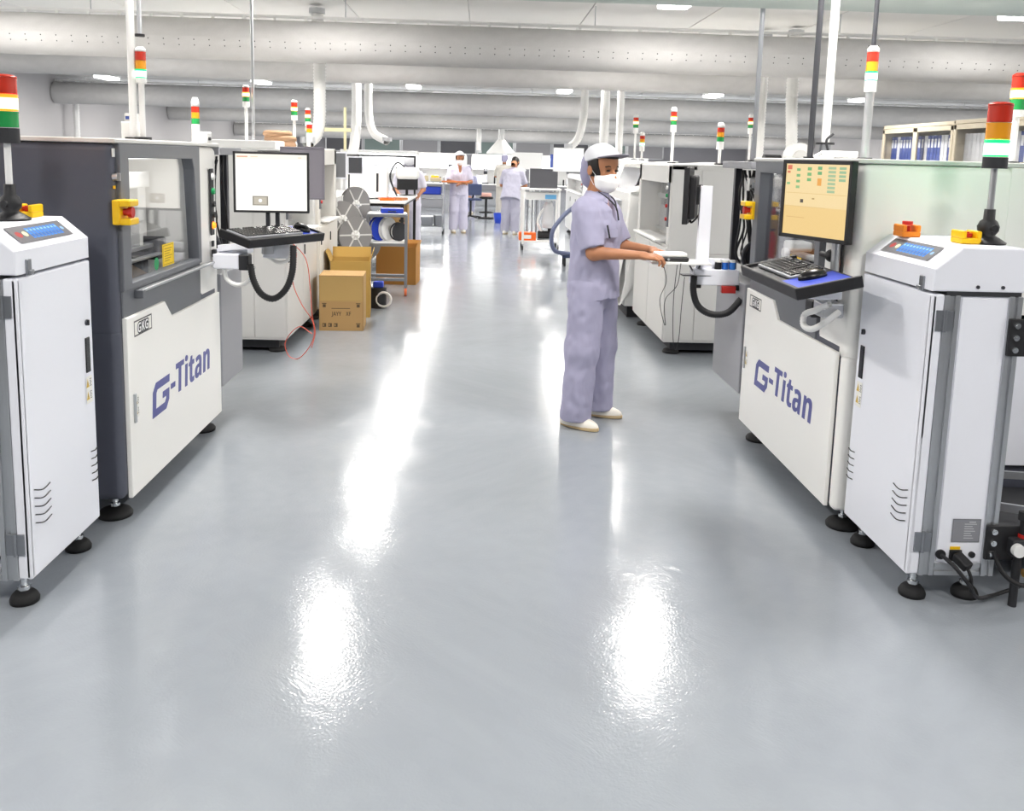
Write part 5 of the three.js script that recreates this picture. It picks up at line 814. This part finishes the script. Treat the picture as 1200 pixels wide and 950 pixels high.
// ---------------------------------------------------------------- glazed file cabinets on the right
{
  const bookB = mat.binderBlue, bookW = mat.binderWhite;
  function cab(label, z0, z1, x, fill) {
    const t = thing('file_cabinet', label, 'cabinet', [x, 0, 0]), h = 2.02;
    P(t, 'carcass', [BB(0, 0.45, 0, h, z0, z0 + 0.03, 0.003), BB(0, 0.45, 0, h, z1 - 0.03, z1, 0.003), BB(0, 0.45, h - 0.04, h, z0, z1, 0.004), BB(0, 0.45, 0, 0.9, z0, z1, 0.003), BB(0.42, 0.45, 0.9, h, z0, z1, 0), ], mat.wood);
    for (const y of [1.2, 1.56]) P(t, 'shelf', BB(0.03, 0.42, y, y + 0.02, z0 + 0.03, z1 - 0.03, 0.001), mat.wood);
    const zm = (z0 + z1) / 2;
    for (const [a, b] of [[z0 + 0.03, zm], [zm, z1 - 0.03]]) { const d = P(t, 'door', [BB(-0.012, 0.01, 0.95, h - 0.05, a, a + 0.05, 0.002), BB(-0.012, 0.01, 0.95, h - 0.05, b - 0.05, b, 0.002), BB(-0.012, 0.01, h - 0.1, h - 0.045, a, b, 0.002), BB(-0.012, 0.01, 0.93, 0.98, a, b, 0.002)], mat.wood); P(d, 'pane', BB(-0.004, 0.0, 0.98, h - 0.1, a + 0.05, b - 0.05, 0), mat.glass); P(d, 'handle', BB(-0.018, -0.012, 1.4, 1.5, a + 0.015, a + 0.03, 0.001), mat.green); }
    fill(x, z0 + 0.1, z1 - 0.1);
  }
  const bproto = thing('binder', '', 'binder'); P(bproto, 'cover', BB(0, 0.24, 0, 0.3, -0.035, 0.035, 0.003), bookB); P(bproto, 'spine_label', BB(-0.002, 0, 0.16, 0.26, -0.022, 0.022, 0), bookW);
  let nb = 0;
  const binders = (where, blueN) => (x, a, b) => { for (const y of [1.22, 1.58]) for (let z = a; z < b - 0.04; z += 0.078) { const q = nb ? dup(bproto) : bproto; if (nb++) {} q.position.set(x + 0.1, y, z); const top = y > 1.5; const wht = rnd() > blueN; const od = ORD[Math.round((b - 0.04 - z) / 0.078 - 0.5)] ?? 'last'; q.userData.label = (wht ? 'white' : 'blue') + ' binder, ' + od + ' from the right on the ' + (top ? 'upper' : 'lower') + ' shelf of the ' + where + ' glazed cabinet'; q.userData.group = (wht ? 'white' : 'blue') + ' binders, ' + (top ? 'upper' : 'lower') + ' shelf, ' + where + ' cabinet'; if (wht) q.children[0].material = bookW; else q.children[0].material = bookB; } };
  cab('beige cabinet with sliding glass doors full of blue binders, farther of two', -11.55, -9.75, 5.15, binders('farther', 0.75));
  cab('beige cabinet with sliding glass doors and white reels, nearer of two at right', -9.7, -7.7, 5.1, binders('nearer', 0.3));
}
// ---------------------------------------------------------------- on top of the machines: towers, poles, pipes
const pole = (name, label, x, z, y0, r, m, y1 = 2.9) => { const t = thing(name, label, 'pole', [x, y0, z]); P(t, 'tube', C(r, y1 - y0, 0, (y1 - y0) / 2, 0), m); P(t, 'flange', C(r * 2.2, 0.01, 0, 0.005, 0), mat.black); return t; };
pole('cable_pole', 'thick white cable pole on the left printer, left of the pair', -1.475, -3.9, 1.53, 0.016, mat.white);
tower('signal tower with lit green lens high on the thin pole of the left printer', [-1.437, 1.53, -3.9], { r: 0.022, seg: 0.036, lit: 'green', pole: 0.235, pr: 0.012, pm: mat.white, hb: 0.02, cap: 0.02, glow: 0.1 });
pole('cable_conduit', 'thin white conduit from the green-lit tower to the ceiling, left printer', -1.437, -3.9, 1.955, 0.009, mat.alu);
{ const t = thing('junction_box', 'white junction box with a small label at the foot of the left pole', 'box', [-1.5, 1.53, -3.95]); P(t, 'body', BB(-0.032, 0.032, 0, 0.075, -0.04, 0.04, 0.004), mat.white); P(t, 'display', BB(-0.022, 0.026, 0.075, 0.11, -0.03, 0.03, 0.004), mat.pale); P(t, 'slot', BB(-0.015, 0.022, 0.085, 0.098, 0.03, 0.0315, 0), mat.binderBlue); }
tower('unlit signal tower with white base on the far corner of the left printer', [-1.44, 1.53, -4.62], { r: 0.02, seg: 0.029, lit: '', pole: 0, hb: 0.09, cap: 0.045 });
{ const t = thing('junction_box', 'small white box beside the unlit tower on the left printer', 'box', [-1.405, 1.53, -4.66]); P(t, 'body', BB(-0.022, 0.022, 0, 0.055, -0.04, 0.04, 0.008), mat.white); P(t, 'gland', C(0.008, 0.016, 0.025, 0.02, 0.02, 'x'), mat.black); }
const far = [
  ['signal tower with lit amber lens on a pole to the ceiling, left line', -1.8, 1.512, -7.0, 'amber', 0.31], ['slim signal tower with lit amber lens, left line above the mauve monitor', -1.56, 1.512, -7.6, 'amber', 0.24],
  ['small amber-lit signal tower on the cream machine, left line', -1.62, 1.532, -8.5, 'amber', 0.2], ['short green-lit signal tower low behind the mauve monitor', -1.55, 1.532, -8.2, 'green', 0.06],
];
for (const [l, x, y, z, c, p] of far) tower(l, [x, y, z], { r: 0.026, seg: 0.035, lit: c, pole: p, pr: 0.012, pm: mat.white, hb: 0.04, glow: 0.1, cap: 0.02 });
pole('cable_pole', 'white cable pole behind the amber-lit tower, left line', -1.76, -7.05, 1.512, 0.012, mat.alu);
tower('signal tower glowing green on the mast of the right printer', [1.83, 1.53, -4.28], { r: 0.028, seg: 0.044, lit: 'green', pole: 0.32, pr: 0.02, pm: mat.alu, hb: 0.05, cap: 0.03, glow: 0.3 });
pole('cable_conduit', 'dark cable conduit from the green-lit mast to the ceiling, right printer', 1.85, -4.33, 2.06, 0.011, mat.chromeDark);
{ const t = thing('cable_tray', 'white angled cable bracket at the foot of the right mast', 'bracket', [1.72, 1.53, -4.28]); P(t, 'bar', BB(-0.1, 0.07, 0.01, 0.04, -0.02, 0.02, 0.004), mat.white); P(t, 'cable', T([[-0.1, 0.03, 0], [-0.14, 0.01, 0.02], [-0.06, 0.005, 0.05]], 0.006), mat.white); P(t, 'hook', T([[-0.07, 0.04, 0], [-0.08, 0.09, 0], [-0.05, 0.12, 0]], 0.006), mat.dark); }
pole('cable_pole', 'dark steel pole on the right printer running to the ceiling', 1.59, -4.35, 1.53, 0.014, mat.chromeDark);
pole('air_pipe', 'white air pipe beside the dark pole on the right printer', 1.66, -4.35, 1.6, 0.02, mat.white); 
{ const t = thing('pipe_fitting', 'steel fitting at the lower end of the white air pipe, right printer', 'fitting', [1.66, 1.53, -4.35]); P(t, 'body', [C(0.026, 0.05, 0, 0.045, 0), C(0.014, 0.03, 0, 0.012, 0)], mat.steel); P(t, 'nut', C(0.024, 0.02, 0, 0.01, 0, 'y', 0.024, 6), mat.alu); }
pole('cable_pole', 'grey steel pole rising from the right board link', 1.6, -5.3, 1.51, 0.014, mat.steel);
tower('amber-lit signal tower on a white pole at the right edge, behind the green-lit one', [2.5, 1.53, -4.2], { r: 0.034, seg: 0.05, lit: 'amber', pole: 0.22, pr: 0.016, pm: mat.white, hb: 0.03, glow: 0.4, cap: 0.02, capMat: mat.redOff });
const farR = [
  ['unlit signal tower on a tall white base, right line over the grey enclosure', 1.86, 1.482, -7.05, '', 0.12, 0.028], ['amber-lit signal tower on a slim pole, right line behind the grey enclosure', 1.6, 1.482, -7.6, 'amber', 0.26, 0.026],
  ['amber-lit signal tower above the sloped white cover, right of the worker\'s cap', 1.62, 1.5, -9.6, 'amber', 0.28, 0.028], ['short green-lit signal tower on the sloped white machine', 1.75, 1.5, -9.9, 'green', 0.1, 0.028], ['small amber-lit signal tower farther right, behind the grey poles', 2.85, 1.412, -9.6, 'amber', 0.4, 0.03],
];
enclosure(1, 'white machine in the second row behind the right printers', 2.72, -8.4, -10.2, 1.4, { mat: mat.white, depth: 1.2 });
for (const [l, x, y, z, c, p, r] of farR) tower(l, [x, y, z], { r, seg: 0.036, lit: c, pole: p, pr: 0.012, pm: mat.white, hb: 0.06, glow: 0.1, cap: 0.04 });
// white exhaust pipes from the machines to the ceiling
const exhaust = (label, pts, r) => { const t = thing('exhaust_pipe', label, 'pipe', [0, 0, 0]); P(t, 'tube', hose(pts, r), mat.white); const [a] = pts, e = pts[pts.length - 1]; P(t, 'collar', C(r * 1.3, 0.05, a[0], a[1] - 0.03, a[2]), mat.alu); P(t, 'collar', C(r * 1.2, 0.06, e[0], e[1] + 0.03, e[2]), mat.alu); };
exhaust('white exhaust pipe over the cream machine, left of the pipes', [[-1.62, 2.87, -9.0], [-1.6, 2.2, -9.0], [-1.62, 1.7, -9.0], [-1.68, 1.58, -8.8]], 0.06);
exhaust('white exhaust pipe over the reel feeders, second from the cream machine', [[-1.95, 2.87, -14.0], [-1.93, 2.2, -14.0], [-1.9, 1.5, -13.4], [-1.95, 1.37, -13.2]], 0.075);
exhaust('white exhaust pipe bending towards the aisle over the long workbench', [[-1.72, 2.87, -13.8], [-1.72, 2.1, -13.8], [-1.62, 1.8, -13.6], [-1.4, 1.68, -13.4]], 0.06);
exhaust('white curved exhaust pipe above the cap of the standing worker', [[1.5, 2.87, -13.6], [1.5, 2.1, -13.6], [1.42, 1.78, -13.6], [1.3, 1.66, -13.6]], 0.06);
exhaust('straight white exhaust pipe right of the curved one', [[1.85, 2.87, -13.8], [1.85, 2.2, -13.8], [1.85, 1.6, -13.8], [1.85, 1.37, -13.8]], 0.07);
exhaust('white exhaust pipe at the right of the straight one, behind the sloped white machine', [[2.1, 2.87, -13.9], [2.1, 2.2, -13.9], [2.1, 1.9, -13.9], [2.1, 1.38, -13.9]], 0.055);
exhaust('thick white exhaust pipe in the second row, left of two', [[2.95, 2.87, -9.6], [2.95, 2.2, -9.6], [2.95, 1.9, -9.6], [2.95, 1.46, -9.6]], 0.05);
exhaust('thick white exhaust pipe in the second row, right of two', [[3.2, 2.87, -9.4], [3.2, 2.2, -9.4], [3.22, 1.9, -9.4], [3.25, 1.46, -9.4]], 0.06);
exhaust('thin white pipe at the far left wall, seen over the dark printer end', [[-8.6, 2.87, -19.6], [-8.6, 2.0, -19.6], [-8.6, 1.5, -19.6], [-8.6, 0.06, -19.6]], 0.06);
exhaust('white pipe hanging over the far benches, left of the gable hood', [[-0.1, 2.87, -26.4], [-0.1, 2.3, -26.3], [-0.1, 1.9, -26], [-0.1, 1.6, -26]], 0.07);
{ const t = thing('fume_hood', 'white pyramid fume hood hanging over the far benches', 'hood', [0.55, 0, -26.7]); P(t, 'hood', lathe([[0.1, 2.0], [0.12, 1.98], [0.42, 1.62], [0.42, 1.58], [0.4, 1.58], [0.1, 1.95]], 0, 0, 0, 4), mat.white); P(t, 'duct', C(0.09, 0.93, 0, 2.43, 0), mat.white); }
{ const t = thing('blower', 'white round blower on top of the second-row machine, right', 'blower', [3.1, 1.412, -8.8]); P(t, 'housing', [C(0.14, 0.1, 0, 0.16, 0, 'z'), BB(-0.1, 0.1, 0, 0.06, -0.06, 0.06, 0.004)], mat.white); P(t, 'inlet', [C(0.07, 0.04, 0, 0.16, 0.06, 'z')], mat.pale); const u = thing('motor', 'black motor left of the white round blower', 'motor', [2.84, 1.412, -8.8]); P(u, 'body', C(0.08, 0.16, 0, 0.1, 0, 'x'), mat.black); P(u, 'foot', BB(-0.06, 0.06, 0, 0.02, -0.05, 0.05, 0.002), mat.dark); }
{ const t = thing('cable_coil', 'brown coiled cable bundle on top of the left enclosed machine', 'cable', [-1.62, 1.512, -7.3]); P(t, 'coil', [torus(0.11, 0.03, 0, 0.035, 0, 'y'), torus(0.1, 0.028, 0.01, 0.08, 0, 'y'), torus(0.09, 0.026, -0.01, 0.12, 0.01, 'y')], std(0xa58263, 0.7)); P(t, 'tie', C(0.032, 0.02, 0.11, 0.04, 0, 'z'), mat.white); }
one('cable_gantry', 'pale yellow horizontal bar over the cream machine, left line', 'bar', [bar([-1.75, 1.72, -9.05], [-1.3, 1.72, -9.05], 0.035), C(0.014, 0.2, -1.72, 1.62, -9.05), C(0.014, 0.42, -1.36, 1.73, -9.05)], std(0xe9e2b8, 0.5));
one('top_case', 'long white low case on top of the left enclosed machine', 'case', BB(-2.0, -1.5, 1.512, 1.57, -6.95, -6.64, 0.008), mat.white);
enclosure(-1, 'grey machine in the second row behind the left printer', 3.2, -6.2, -8.6, 1.45, { depth: 1.2 });

scene.traverse((o) => { if (o.isMesh) { o.castShadow = o.receiveShadow = true; } if (o.isLight && !o.isRectAreaLight) o.castShadow = true; });
renderer.render(scene, camera);
